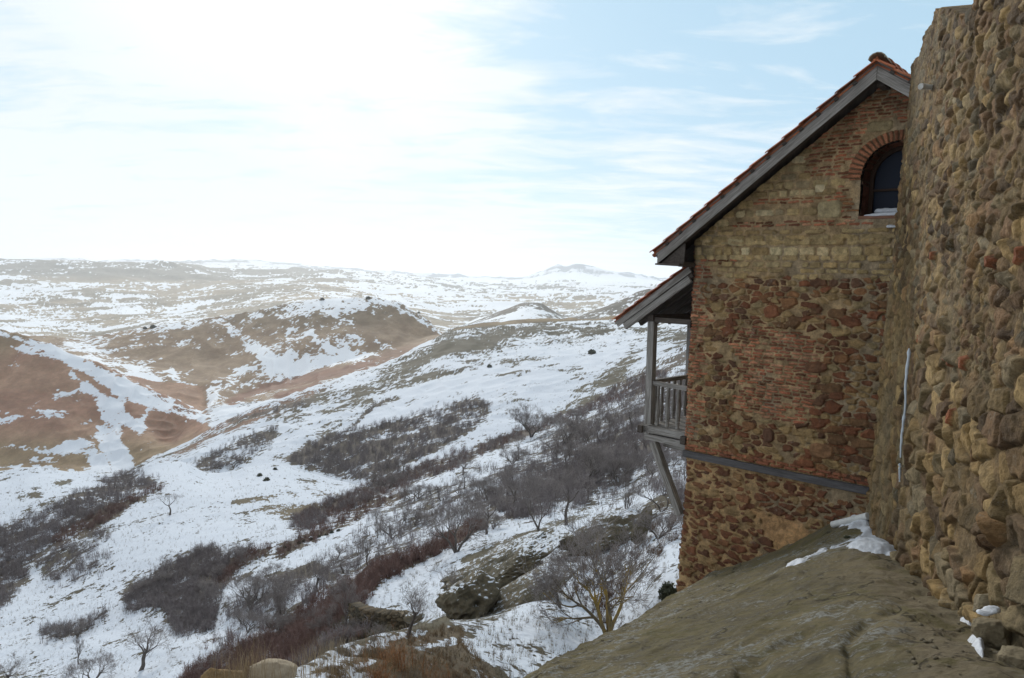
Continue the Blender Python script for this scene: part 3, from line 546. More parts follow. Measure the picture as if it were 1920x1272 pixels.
# ------------------------------------------------------------------ masonry relief: stones laid one by one into a height and colour field
def paint(U, V, H, C, stones, seed, warp=.014, wf=9.0):
    UU, VV = np.meshgrid(U, V); WU = warp * fbm(UU * wf, VV * wf, 3, seed); WV = warp * fbm(UU * wf, VV * wf, 3, seed + 50)
    for cu, cv, hu, hv, rot, p, prot, soft, col, tu, tv in stones:
        R = math.hypot(hu, hv) * 1.05 + warp
        i0, i1 = np.searchsorted(U, cu - R), np.searchsorted(U, cu + R); j0, j1 = np.searchsorted(V, cv - R), np.searchsorted(V, cv + R)
        if i1 - i0 < 2 or j1 - j0 < 2: continue
        du = UU[j0:j1, i0:i1] - cu + WU[j0:j1, i0:i1]; dv = VV[j0:j1, i0:i1] - cv + WV[j0:j1, i0:i1]
        cr_, sr_ = math.cos(rot), math.sin(rot); a = np.abs(du * cr_ + dv * sr_) / hu; b = np.abs(-du * sr_ + dv * cr_) / hv
        r = (a ** p + b ** p) ** (1 / p); tt = np.clip((1 - r) / soft, 0, 1); h = prot * (tt * (2 - tt)) + (tu * du / hu + tv * dv / hv) * prot * .5 * tt
        Hs = H[j0:j1, i0:i1]; m = (r < 1) & (h > Hs)
        Hs[m] = h[m]; C[j0:j1, i0:i1][r < .97] = np.where(((h >= Hs - 1e-9) | (r < .8))[..., None], np.array(col), C[j0:j1, i0:i1])[r < .97]
def courses(rng, u0, u1, v0, v1, hr, wr, gap, pred, cols, prot, pr=(3, 5), rotj=.03, soft=.25, shrink=(.9, 1.0), skip=0.0, cj=.18, tilt=.3, wave=0.0):
    out = []; v = v0
    while v < v1:
        h = rng.uniform(*hr); u = u0 - rng.uniform(0, wr[1])
        while u < u1:
            w = rng.uniform(*wr); cu, cv = u + w / 2, v + h / 2 + wave * math.sin(u * 2.1 + v); u += w
            if rng.random() < skip or not pred(cu, cv): continue
            c = cols[rng.randrange(len(cols))]; k = 1 + rng.uniform(-cj, cj); kk = rng.uniform(-.04, .04)
            s1, s2 = rng.uniform(*shrink), rng.uniform(*shrink)
            out.append((cu, cv + rng.uniform(-.1, .1) * gap, (w - gap) / 2 * s1, (h - gap) / 2 * s2, rng.uniform(-rotj, rotj), rng.uniform(*pr), rng.uniform(*prot), soft,
                        (c[0] * k * (1 + kk), c[1] * k, c[2] * k * (1 - kk)), rng.uniform(-tilt, tilt), rng.uniform(-tilt, tilt)))
        v += h
    return out
def vor_paint(UU, VV, H, C, mask, su, sv, gap, soft, cols, prot, seed, warp=.03, wf=5.0, tilt=.5, mortar=.08, cj=.2, jit=.8):
    """irregular angular stones: cells of a jittered, staggered lattice with mortar between them"""
    ar = su / sv; x = (UU + warp * fbm(UU * wf, VV * wf, 3, seed + 3)) / su; y = (VV + warp * .8 * fbm(UU * wf, VV * wf, 3, seed + 9)) / sv
    yi = np.floor(y); f1 = np.full(x.shape, 9.); f2 = np.full(x.shape, 9.); dx1 = np.zeros(x.shape); dy1 = np.zeros(x.shape); idx = np.zeros(x.shape); idy = np.zeros(x.shape)
    for oy in (-1, 0, 1):
        cy = yi + oy; xs = x + .5 * (cy % 2); xi = np.floor(xs)
        for ox in (-1, 0, 1):
            cx = xi + ox; h1 = _h(cx, cy, 0, seed); h2 = _h(cx, cy, 1, seed); h3 = _h(cx, cy, 2, seed)
            dx = xs - (cx + .5 + .5 * jit * h1); dy = y - (cy + .5 + .42 * jit * h2); w = .16 * h3
            ro = .45 * _h(cx, cy, 3, seed); rx_ = dx * np.cos(ro) - dy * np.sin(ro); ry_ = dx * np.sin(ro) + dy * np.cos(ro); d = np.maximum(np.abs(rx_), np.abs(ry_) * 1.05) * .72 + np.hypot(dx, dy) * .28 + w
            n = d < f1; f2 = np.where(n, f1, np.minimum(f2, d)); f1 = np.where(n, d, f1)
            dx1 = np.where(n, dx, dx1); dy1 = np.where(n, dy, dy1); idx = np.where(n, cx, idx); idy = np.where(n, cy, idy)
    e = f2 - f1; k = _h(idx, idy, 5, seed); k2 = _h(idx, idy, 6, seed); k3 = _h(idx, idy, 7, seed); k4 = _h(idx, idy, 8, seed)
    t_ = np.clip((e - gap) / soft, 0, 1); t_ = t_ * (2 - t_)
    h = lerp(prot[0], prot[1], .5 + .5 * k) * t_ * (1 + tilt * (k2 * dx1 + k3 * dy1)) ; pal = np.array(cols); ci = ((k4 * .5 + .5) * (len(pal) - .01)).astype(int)
    col = pal[ci] * (1 + cj * k3)[..., None]; m = mask & (e > gap) & (k > -1 + 2 * mortar)
    if callable(prot): pass
    H[m] = np.maximum(H[m], h[m]); C[m] = col[m]
BRICK = [(.31, .135, .088), (.27, .115, .078), (.35, .175, .12), (.22, .105, .075), (.33, .20, .145), (.17, .085, .062)]
TAN = [(.31, .26, .155), (.27, .225, .13), (.34, .29, .18), (.24, .20, .12), (.29, .25, .16)]
PALE = [(.42, .39, .28), (.38, .35, .24)]
DARK = [(.125, .062, .040), (.16, .075, .046), (.10, .06, .042), (.14, .09, .055), (.18, .105, .06)]
MIXD = DARK + [(.24, .19, .11), (.20, .15, .085), (.27, .21, .12), (.12, .075, .055)]

# ------------------------------------------------------------------ the house
C0 = at(1292, 700, 14.0); AH = math.radians(-42.5); EU = np.array([math.cos(AH), math.sin(AH), 0]); EN = np.array([EU[1], -EU[0], 0])
H0 = np.array([C0[0], C0[1], 0.0]); NB_ = -EN                       # local frame: u right along the gable wall, n towards the viewer, z up (eye height 0)
def hp(u, n, z):
    u, n, z = np.asarray(u, float), np.asarray(n, float), np.asarray(z, float)
    return H0 + u[..., None] * EU + n[..., None] * EN + z[..., None] * np.array([0, 0, 1.])
def fuv(px, py, n=0.0):
    d = np.array(ray(px, py)); o = H0 + EN * n; s = o.dot(EN) / d.dot(EN); q = d * s - o
    return float(q.dot(EU)), float(d[2] * s)
house = thing('stone_house', 'old stone and brick house with tiled gable roof and wooden balcony', 'house', (0, 0, 0))
BOXF = np.array([[0, 3, 2, 1], [4, 5, 6, 7], [0, 1, 5, 4], [1, 2, 6, 5], [2, 3, 7, 6], [3, 0, 4, 7]])
class MB:
    def __init__(s): s.v = []; s.f = []; s.g = []; s.n = 0; s.r = random.Random(7)
    def add(s, V, Fc, G=None):
        V = np.asarray(V, float); s.v.append(V); s.f.append(np.asarray(Fc) + s.n); s.n += len(V); s.g.append(V if G is None else G); return s
    def beam(s, p0, p1, w, h, up=(0, 0, 1), jit=0.0):
        """a squared timber from p0 to p1; w across, h along 'up'"""
        p0, p1 = np.asarray(p0, float), np.asarray(p1, float); d = p1 - p0; L = np.linalg.norm(d); d /= L
        x = np.cross(d, up); x /= np.linalg.norm(x); y = np.cross(x, d); V = []; G = []; o = [s.r.uniform(0, 9) for _ in range(3)]
        for k, q in ((0, p0), (L, p1)):
            for a, b in ((-1, -1), (1, -1), (1, 1), (-1, 1)):
                V.append(q + x * a * w / 2 + y * b * h / 2); G.append((k + o[0], a * w / 2 + o[1], b * h / 2 + o[2]))
        return s.add(V, BOXF, G)
    def lathe(s, p, prof, up=(0, 0, 1), n=14):
        V = []; m = len(prof); p = np.asarray(p, float)
        for z, r in prof:
            for k in range(n): a = 2 * math.pi * k / n; V.append(p + (r * math.cos(a), r * math.sin(a), z))
        Fq = [(i * n + k, i * n + (k + 1) % n, (i + 1) * n + (k + 1) % n, (i + 1) * n + k) for i in range(m - 1) for k in range(n)]
        V = np.array(V); o = [s.r.uniform(0, 9) for _ in range(3)]; return s.add(V, Fq, np.stack([V[:, 2] + o[0], V[:, 0] + o[1], V[:, 1] + o[2]], 1))
    def build(s, name, mat, parent=None, bevel=0.0, smooth=False):
        G = np.concatenate(s.g); fl = {}
        for f in s.f: fl.setdefault(f.shape[1], []).append(f)
        o = mesh_obj(name, np.concatenate(s.v), [np.concatenate(x) for x in fl.values()], mat, parent, smooth, attrs={'gv': G[:, :3]})
        if bevel:
            b = o.modifiers.new('edge', 'BEVEL'); b.width = bevel; b.segments = 2; b.limit_method = 'ANGLE'
        return o
UA, ZA = 3.15, 3.13; SL, SR = .767, .70                      # apex of the underside, slopes left and right
def gable_z(u): return np.where(u < UA, ZA - (UA - u) * SL, ZA - (u - UA) * SR)
WIN_U, WIN_Z0, WIN_Z1, WIN_R = 3.42, 1.13, 1.74, .54
def facade():
    rng = random.Random(4); U = np.arange(-.0, 5.2, .0095); V = np.arange(-7.4, 3.3, .0095)
    H = np.zeros((len(V), len(U))); C = np.zeros(H.shape + (3,)); UU, VV = np.meshgrid(U, V)
    m1 = fbm(UU * 6, VV * 6, 4, 2); m2 = fbm(UU * 1.1, VV * 1.1, 3, 21)
    lo = sm(-2.6, -3.6, VV); gr = sm(.1, .5, m2 + .6 * sm(2.2, 3.0, UU) - .1)
    mort = lerp(lerp(np.array((.30, .245, .165)), np.array((.33, .255, .16)), lo[..., None]), np.array((.25, .235, .20)), (gr * .7)[..., None])
    C[:] = mort * (1 + .16 * m1[..., None]); H[:] = .010 * m1 + .006
    plaster = sm(.12, -.12, ppoly(UU, VV, [(1.35, -4.0), (2.2, -3.95), (2.75, -4.35), (2.6, -4.75), (1.9, -4.8), (1.55, -4.3)]) + .12 * m1)
    C[:] = lerp(C, np.array((.44, .30, .175)), plaster[..., None] * .85)
    def win(u, v, g=0.0): return (abs(u - WIN_U) < WIN_R + min(g, .01) and WIN_Z0 - .02 < v < WIN_Z1) or math.hypot(u - WIN_U, v - WIN_Z1) < WIN_R + g
    def inpoly(pts, j=.0):
        return lambda u, v: float(ppoly(np.array([u]), np.array([v]), pts)[0]) < j
    panel = inpoly([(1.05, -.75), (1.35, -.70), (2.15, -.80), (2.45, -.98), (2.35, -1.7), (2.3, -2.05), (2.25, -2.28), (1.9, -2.35), (.95, -2.25), (1.05, -1.6), (.85, -1.0)])
    quoin = lambda u, v: -3.12 < v < .40 and u < .30 + .12 * math.sin(v * 7.3) + .05 * math.sin(v * 17) and not (-0.0 < v < .1)
    def brickband(u, v):
        if win(u, v, .24): return False
        if v > 2.25: return not (2.35 < v < 2.62 and 2.95 < u < 3.35) 
        if v > 1.78: return u > 2.0
        if 1.12 < v < 1.80 and u > 2.55: return True
        if 1.36 < v < 1.50 and u > 1.15: return True
        if 1.00 < v < 1.13 and u > .75: return True
        if .36 < v < .46 and .15 < u < .95: return True
        return False
    isbrick = lambda u, v: brickband(u, v) or quoin(u, v) or panel(u, v)
    st = []
    BT = (.052, .066)
    st += courses(rng, 0, 5.2, -3.16, 3.3, BT, (.13, .25), .017, lambda u, v: isbrick(u, v) and v < .5, BRICK + [DARK[0]], (.018, .034), (5, 9), .02, .18, (.9, 1), .05, .22)
    st += courses(rng, 0, 5.2, .9, 3.3, (.046, .062), (.10, .26), .017, lambda u, v: isbrick(u, v), BRICK + [DARK[0], DARK[4]], (.014, .034), (4, 8), .04, .2, (.88, 1), .05, .25)
    tan = lambda u, v: v > .16 + .06 * math.sin(u * 5) and not isbrick(u, v) and not win(u, v, .24)
    st += courses(rng, 0, 5.2, .10, .50, (.085, .12), (.12, .34), .020, tan, TAN, (.016, .034), (3.5, 7), .03, .2, (.9, 1), .03, .14)
    st += courses(rng, 0, 5.2, .50, .68, (.17, .18), (.14, .36), .020, tan, TAN + PALE, (.018, .036), (4, 8), .02, .2, (.92, 1), .0, .12)
    st += courses(rng, 0, 5.2, .69, 1.0, (.08, .12), (.16, .42), .018, tan, TAN, (.016, .034), (3.5, 7), .03, .2, (.9, 1), .03, .14)
    st += courses(rng, 0, 5.2, 1.0, 2.3, (.11, .19), (.14, .36), .020, tan, TAN + PALE + [(.25, .23, .17)], (.016, .034), (3.5, 7), .03, .2, (.9, 1), .02, .14)
    st += [(2.42, 1.27, .20, .14, .02, 5, .034, .2, (.28, .26, .18), 0, 0), (3.1, 2.52, .20, .085, .0, 5, .034, .2, (.25, .225, .15), 0, 0), (2.25, 1.62, .085, .075, 0, 4, .03, .2, (.46, .44, .34), 0, 0)]
    mid = lambda u, v: -3.14 < v < .16 and not isbrick(u, v)
    edgew = .05 * fbm(UU * 4, VV * 4, 3, 41)
    pd = ppoly(UU, VV, [(1.05, -.75), (1.35, -.70), (2.15, -.80), (2.45, -.98), (2.35, -1.7), (2.3, -2.05), (2.25, -2.28), (1.9, -2.35), (.95, -2.25), (1.05, -1.6), (.85, -1.0)])
    qn = (UU < .33 + .12 * np.sin(VV * 7.3) + .05 * np.sin(VV * 17))
    mm_ = (VV < .15 + edgew) & (VV > -3.11) & (pd > .03 + edgew) & ~qn
    vor_paint(UU, VV, H, C, mm_, .20, .105, .14, .28, MIXD + [(.22, .19, .12)], (.015, .045), 401, mortar=.10)
    mb_ = mm_ & (fbm(UU * 1.7, VV * 1.7, 2, 55) > .05)
    vor_paint(UU, VV, H, C, mb_, .30, .16, .13, .25, DARK + [(.24, .19, .11)], (.03, .055), 433, mortar=.35)
    for k in range(12):
        u, v = rng.uniform(.3, 4.2), rng.uniform(-3.0, 0)
        if mid(u, v): st.append((u, v, rng.uniform(.09, .17), rng.uniform(.05, .09), rng.uniform(-.15, .15), rng.uniform(2.3, 4), rng.uniform(.04, .06), .3, DARK[rng.randrange(5)], .2, .2))
    st += [(1.62, -2.62, .11, .14, .2, 2.5, .06, .3, (.10, .06, .045), 0, 0), (2.55, -2.72, .22, .14, .05, 3, .065, .3, (.19, .12, .075), 0, 0), (2.35, -1.35, .18, .09, 0, 3, .055, .3, (.13, .075, .05), 0, 0), (1.55, -.45, .15, .12, .3, 2.4, .05, .3, (.19, .09, .055), 0, 0)]
    st += courses(rng, -.1, 5.2, -3.16, -3.095, (.062, .064), (.22, .26), .012, lambda u, v: True, [(.26, .12, .08), (.22, .10, .07)], (.030, .036), (7, 9), .0, .15, (.97, 1), 0, .1)
    LOWC = [(.15, .075, .048), (.125, .062, .042), (.17, .095, .058), (.11, .06, .042), (.19, .13, .075), (.24, .185, .11)]
    pl_ = ppoly(UU, VV, [(1.45, -4.05), (2.15, -4.0), (2.65, -4.35), (2.5, -4.7), (1.9, -4.7), (1.6, -4.3)]) + .1 * m1
    lowm = (VV < -3.35) & (pl_ > 0) & ((fbm(UU * 1.8, VV * 1.8, 2, 91) > -.05) | (UU < 2.1))
    vor_paint(UU, VV, H, C, lowm, .27, .135, .20, .18, LOWC, (.02, .045), 711, warp=.05, wf=4, mortar=.07, jit=.95)
    vor_paint(UU, VV, H, C, (VV < -3.35) & (pl_ > .05), .15, .085, .26, .25, LOWC, (.010, .022), 722, warp=.04, mortar=.55)
    paint(U, V, H, C, st, 5)
    # voussoirs round the window: bricks on edge, fanned
    ang = np.arctan2(VV - WIN_Z1, UU - WIN_U); rad = np.hypot(UU - WIN_U, VV - WIN_Z1); nb = 27; ph = (ang / math.pi) * nb + .12 * fbm(UU * 3, VV * 3, 2, 12); k = np.floor(ph); fr = ph - k
    ring = (VV > WIN_Z1 - .02) & (rad > WIN_R - .01) & (rad < WIN_R + .185 + .025 * np.sin(k * 12.9))
    body = ring & (fr > .16) & (fr < .86)
    hk = np.abs(_h(k, k * 0 + 3, 0, 5)); H[ring] = .004; C[ring] = (.20, .16, .115); H[body] = (.03 + .012 * hk)[body]
    C[body] = (np.array((.24, .115, .075)) * (.65 + .7 * hk[..., None]))[body]
    H += .004 * fbm(UU * 22, VV * 22, 3, 31); C *= (1 + .10 * fbm(UU * 14, VV * 14, 3, 71))[..., None]
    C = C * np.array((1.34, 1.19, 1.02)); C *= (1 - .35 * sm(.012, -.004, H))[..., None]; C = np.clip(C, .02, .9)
    # the wall leans out a little towards the foot and its corner is worn
    left = -.02 - .075 * sm(-3.2, -6.5, V) + .07 * sm(-3.25, -3.4, V) + .012 * fbm(V * 3, V * 0, 3, 9) + .014 * fbm(V * 14, V * 0, 2, 19)
    UW = left[:, None] + (UU) * (1 - left[:, None] / 5.2)
    edge = np.exp(-(UU / .03) ** 2); P = hp(UW, H - edge * .03, VV)
    Uc = (UU[:-1, :-1] + UU[1:, 1:]) / 2; Vc = (VV[:-1, :-1] + VV[1:, 1:]) / 2
    hole = ((np.abs(Uc - WIN_U) < WIN_R) & (Vc > WIN_Z0) & (Vc <= WIN_Z1)) | ((np.hypot(Uc - WIN_U, Vc - WIN_Z1) < WIN_R) & (Vc > WIN_Z1))
    keep = (Vc < gable_z(Uc) + .06) & ~hole
    w = mesh_obj('gable_wall', P.reshape(-1, 3), grid_faces(len(V), len(U), keep), M_MAS, house, smooth=True, attrs={'col': C.reshape(-1, 3)})
    # the wall facing the valley
    L = np.arange(0, 7.0, .03); Vs = np.arange(-7.4, .70, .02); H2 = np.zeros((len(Vs), len(L))); C2 = np.zeros(H2.shape + (3,)); LL, V2 = np.meshgrid(L, Vs)
    C2[:] = (.25, .20, .13); q = courses(rng, 0, 7, -3.2, .9, (.055, .07), (.16, .27), .017, lambda u, v: u < .5, BRICK, (.02, .034), (5, 8), .02, .2) + courses(rng, 0, 7, -7.4, .9, (.10, .19), (.15, .4), .04, lambda u, v: u >= .5 or v < -3.2, MIXD, (.02, .05), (2.4, 4), .12, .3)
    paint(L, Vs, H2, C2, q, 8); lf = np.interp(Vs, V, left)
    P2 = hp(lf[:, None] - H2, -LL - .0, V2); P2[:, 0] = hp(lf, np.interp(Vs, V, H[:, 0]) - .03, Vs)
    mesh_obj('side_wall', P2.reshape(-1, 3), grid_faces(len(Vs), len(L))[:, ::-1], M_MAS, house, smooth=True, attrs={'col': C2.reshape(-1, 3)})
    # far walls close the volume
    bw = MB(); cs = [hp(5.15, 0, -7.4), hp(5.15, -7, -7.4), hp(-.05, -7, -7.4), hp(5.15, 0, .9), hp(5.15, -7, .9), hp(-.05, -7, .65), hp(UA, -7, ZA)]
    bw.add(cs, [(0, 1, 4, 3)]); bw.add([cs[1], cs[2], cs[5], cs[6], cs[4]], [(0, 1, 2, 3, 4)])
    o = bw.build('rear_wall', mat_plain('rear_render', (.24, .19, .13)), house)
    return w
facade()
def window():
    R = WIN_R; n = 24; arc = [(WIN_U - R, WIN_Z0)] + [(WIN_U - R * math.cos(math.pi * k / n), WIN_Z1 + R * math.sin(math.pi * k / n)) for k in range(n + 1)] + [(WIN_U + R, WIN_Z0)]
    arc = np.array(arc); dense = []
    for (a, b) in zip(arc[:-1], arc[1:]):
        m = max(2, int(np.hypot(*(b - a)) / .02)); dense += [a + (b - a) * k / m for k in range(m)]
    dense = np.array(dense + [arc[-1]]); dep = np.linspace(.01, -.36, 24); s = np.concatenate([[0], np.cumsum(np.hypot(*np.diff(dense, axis=0).T))])
    Sg, Dg = np.meshgrid(s, dep); br = (np.floor(Sg / .062) * 7.13) % 1; gap = (Sg / .062 % 1) < .2; half = ((Dg * 4.3 + br) % 1) < .08
    h = np.where(gap | half, 0, .018 + .01 * br) + .004 * fbm(Sg * 20, Dg * 20, 3, 3)
    cx = np.stack([WIN_U + 0 * dense[:, 0], np.clip(dense[:, 1], None, WIN_Z1)], 1); nd = cx - dense; nd /= np.maximum(np.hypot(nd[:, 0], nd[:, 1])[:, None], 1e-6)
    P = hp(dense[None, :, 0] + nd[None, :, 0] * h, Dg, dense[None, :, 1] + nd[None, :, 1] * h)
    col = np.where((gap | half)[..., None], np.array((.15, .11, .075)), np.array((.17, .07, .045)) * (.7 + .6 * br[..., None]))
    w = mesh_obj('window', P.reshape(-1, 3), grid_faces(len(dep), len(s)), M_MAS, house, smooth=True, attrs={'col': col.reshape(-1, 3)})
    fr = MB(); nf = -.30; r2 = R - .03; FT = .065
    # frame: outer arch ring and posts
    pts = [(WIN_U - r2 + FT / 2, WIN_Z0)] + [(WIN_U - (r2 - FT / 2) * math.cos(math.pi * k / 20), WIN_Z1 + (r2 - FT / 2) * math.sin(math.pi * k / 20)) for k in range(21)] + [(WIN_U + r2 - FT / 2, WIN_Z0)]
    for a, b in zip(pts[:-1], pts[1:]): fr.beam(hp(a[0], nf, a[1]), hp(b[0], nf, b[1]), FT, .07, up=EN)
    fr.beam(hp(WIN_U - r2, nf, WIN_Z0 + .04), hp(WIN_U + r2, nf, WIN_Z0 + .04), .08, .07, up=EN)
    fr.beam(hp(WIN_U + .0, nf, WIN_Z0 + .08), hp(WIN_U + .0, nf, WIN_Z1 + r2 - .05), .045, .055, up=EN)
    for z in (WIN_Z0 + .44,): fr.beam(hp(WIN_U - r2 + .05, nf, z), hp(WIN_U + r2 - .05, nf, z), .035, .045, up=EN)
    fr.build('frame', mat_wood('brown_wood', (.065, .035, .022), (.03, .018, .012)), w, .004)
    gl = NT('dark_glass'); gl.color((.010, .014, .026)); gl.b.inputs['Roughness'].default_value = .35; gl.b.inputs['Specular IOR Level'].default_value = .12
    g2 = MB(); q = [hp(a[0], nf - .02, a[1]) for a in pts]; g2.add(q, [tuple(range(len(q)))[::-1]]); q2 = [hp(a[0], nf - .026, a[1]) for a in pts]; g2.add(q2, [tuple(range(len(q2)))]); g2.build('pane', gl.m, w)
    sl = MB(); sl.beam(hp(WIN_U - R - .02, -.15, WIN_Z0 - .012), hp(WIN_U + R, -.15, WIN_Z0 - .012), .34, .05); sl.build('sill', mat_plain('sill_brick', (.24, .12, .075)), w, .01)
window()
def drift(name, p0, p1, wid, hgt, label, seed=0, parent=None):
    """a soft ridge of lying snow between two points"""
    p0, p1 = np.array(p0), np.array(p1); d = p1 - p0; L = np.linalg.norm(d); d /= L; x = np.cross(d, (0, 0, 1)); x /= np.linalg.norm(x); n, m = 40, 14
    T, A = np.meshgrid(np.linspace(0, 1, n), np.linspace(0, math.pi * 2, m, endpoint=False)); taper = np.sqrt(np.clip(1 - (2 * T - 1) ** 8, 0, 1))
    r = taper * (1 + .35 * fbm(T * 5, A, 3, seed)); hh = .5 + .5 * fbm(T * 4 + 3, A * 0, 3, seed + 7) + .35
    P = p0 + (T * L)[..., None] * d + (np.cos(A) * wid * r)[..., None] * x + ((np.maximum(np.sin(A), -.3)) * hgt * r * hh)[..., None] * np.array([0, 0, 1])
    V = P.reshape(-1, 3); i = np.arange(m * (n - 1)); rr = i // (n - 1); c = i % (n - 1); a = rr * n + c; b = ((rr + 1) % m) * n + c
    return tag(mesh_obj(name, V, np.stack([a, b, b + 1, a + 1], 1), M_SNOW, smooth=True), label, None, kind='stuff')
drift('sill_snow', hp(WIN_U - .50, -.07, WIN_Z0 + .02), hp(WIN_U + .45, -.07, WIN_Z0 + .02), .10, .05, 'snow lying along the outer sill of the arched window', 3)
drift('frame_snow', hp(WIN_U - .40, -.235, WIN_Z0 + .09), hp(WIN_U + .40, -.235, WIN_Z0 + .09), .05, .07, 'curved snow ridge lying on the bottom rail of the arched window', 5)
drift('ledge_snow', hp(3.30, .03, .96), hp(3.6, .03, .96), .05, .035, 'little snow on a ledge stone under the arched window', 9)

def roof():
    N0, N1 = .50, -7.3                      # from the verge to beyond the rear wall
    UL, UR = -.55, 5.9
    # boarding under the tiles
    rf = MB(); T = .05
    for (ua, ub, s) in ((UL, UA, SL), (UR, UA, SR)):
        za, zb = float(gable_z(np.array(ua))), ZA
        V = [hp(ua, N0 - .03, za + .17), hp(ub, N0 - .03, zb + .17), hp(ub, N1, zb + .17), hp(ua, N1, za + .17), hp(ua, N0 - .03, za + .22), hp(ub, N0 - .03, zb + .22), hp(ub, N1, zb + .22), hp(ua, N1, za + .22)]
        G = [(k * .7, (i % 4) * .4, 0) for i, k in enumerate([0, 5, 5, 0, 0, 5, 5, 0])]; rf.add(V, BOXF, G)
    r = rf.build('roof', M_DWOOD, house)
    b = MB()
    def board(u0, u1, n, zl, zh, w):
        f = lambda u, dz: hp(u, n, float(gable_z(np.array(u))) + dz)
        V = [f(u0, zl), f(u1, zl), hp(u1, n - w, float(gable_z(np.array(u1))) + zl), hp(u0, n - w, float(gable_z(np.array(u0))) + zl),
             f(u0, zh), f(u1, zh), hp(u1, n - w, float(gable_z(np.array(u1))) + zh), hp(u0, n - w, float(gable_z(np.array(u0))) + zh)]
        L = abs(u1 - u0) * 1.25; o = b.r.uniform(0, 9); b.add(V, BOXF, [(0 + o, 0, zl), (L + o, 0, zl), (L + o, w, zl), (0 + o, w, zl), (0 + o, 0, zh), (L + o, 0, zh), (L + o, w, zh), (0 + o, w, zh)])
    board(-.50, UA - .002, N0, 0, .185, .035); board(UA + .002, 5.8, N0, 0, .185, .035)
    board(-.54, UA - .002, N0 - .012, .187, .275, .03); board(UA + .002, 5.8, N0 - .012, .187, .275, .03)
    b.build('bargeboard', M_WOOD, r, .004)
    # dark batten ends showing in the upper strip
    u = -.3
    while u < 3.9:
        if abs(u - UA) > .1:
            k = MB(); z = float(gable_z(np.array(u))) + .215; sgn = SL if u < UA else -SR; d = EU + np.array([0, 0, sgn]); d /= np.linalg.norm(d)
            k.beam(hp(u, N0 + .012, z) - d * .036, hp(u, N0 + .012, z) + d * .036, .02, .042, up=(0, 0, 1)); k.build('batten', M_DWOOD, r)
        u += .262
    # rafters under the overhang, purlin ends, eaves box
    q = MB()
    for n in [.44] + [-.3 - .6 * i for i in range(12)]:
        q.beam(hp(-.5, n, float(gable_z(np.array(-.5))) + .09), hp(UA, n, ZA + .09), .09, .15)
        q.beam(hp(5.8, n, float(gable_z(np.array(5.8))) + .09), hp(UA, n, ZA + .09), .09, .15)
    for u in (UA, 4.4): q.beam(hp(u, .30, float(gable_z(np.array(u))) - .0), hp(u, -.1, float(gable_z(np.array(u))) - .0), .12, .12)
    q.beam(hp(-.02, .47, .33), hp(-.02, -7, .33), .10, .09)
    for n in range(27): q.beam(hp(-.49, .455 - n * .28, .325), hp(.02, .455 - n * .28, .325), .272, .03)
    for n in (.44, -.2): q.add([hp(-.5, n, .31), hp(.03, n, .31), hp(.03, n, .31 + .53 * SL), hp(-.5, n - .03, .31), hp(.03, n - .03, .31), hp(.03, n - .03, .31 + .53 * SL)], [(0, 1, 2), (3, 5, 4)])
    q.beam(hp(-.50, .48, .37), hp(-.50, -7, .37), .03, .12)
    q.build('rafter', M_DWOOD, r, .004)
    # barrel tiles, laid in columns from eaves to ridge
    V = []; Fq = []; C = []; nn = 0; rng = random.Random(3); CW = .19; ncol = int((N0 - N1) / CW); seg = 7
    for side in (0, 1):
        s = SL if side == 0 else SR; ue = UL - .06 if side == 0 else UR; hyp = math.hypot(1, s); du = .335 / hyp; steps = int(abs(UA - ue) / du) + 1
        for ci in range(ncol + 1):
            n0 = N0 + .02 - ci * CW
            for ti in range(steps):
                for kind in (0, 1):
                    ua = ue + (1 if side == 0 else -1) * ti * du; ub = ua + (1 if side == 0 else -1) * du * 1.16
                    if side == 0: ub = min(ub, UA)
                    else: ub = max(ub, UA)
                    nc = n0 - (.0 if kind else CW / 2) + rng.uniform(-.006, .006); lift0 = .232 + (.045 if kind else .02) + rng.uniform(0, .008); lift1 = lift0 - .028
                    ra, rb = (.088, .074); sgn = 1 if kind else -1; idx = []
                    for (uu, rr, lf) in ((ua, ra, lift0), (ub, rb, lift1)):
                        z0 = float(gable_z(np.array(uu))) + lf
                        for th in (0, .014):
                            for q_ in range(seg):
                                a = math.pi * q_ / (seg - 1); V.append(hp(uu, nc + (rr - th) * math.cos(a), z0 + sgn * ((rr - th) * .55 * math.sin(a)) - (0 if kind else 0)))
                    base = nn; nn += 4 * seg; c = random.Random(ci * 77 + ti * 5 + kind + side * 999).choice([(.50, .17, .085), (.44, .145, .075), (.55, .21, .11), (.40, .16, .09), (.47, .19, .12)])
                    kk = rng.uniform(.75, 1.1); C += [(c[0] * kk, c[1] * kk, c[2] * kk)] * (4 * seg)
                    for q_ in range(seg - 1):
                        Fq.append((base + q_, base + q_ + 1, base + 2 * seg + q_ + 1, base + 2 * seg + q_)); Fq.append((base + seg + q_, base + 3 * seg + q_, base + 3 * seg + q_ + 1, base + seg + q_ + 1))
                        Fq.append((base + q_, base + seg + q_, base + seg + q_ + 1, base + q_ + 1))
    # ridge caps
    n = N0 + .05
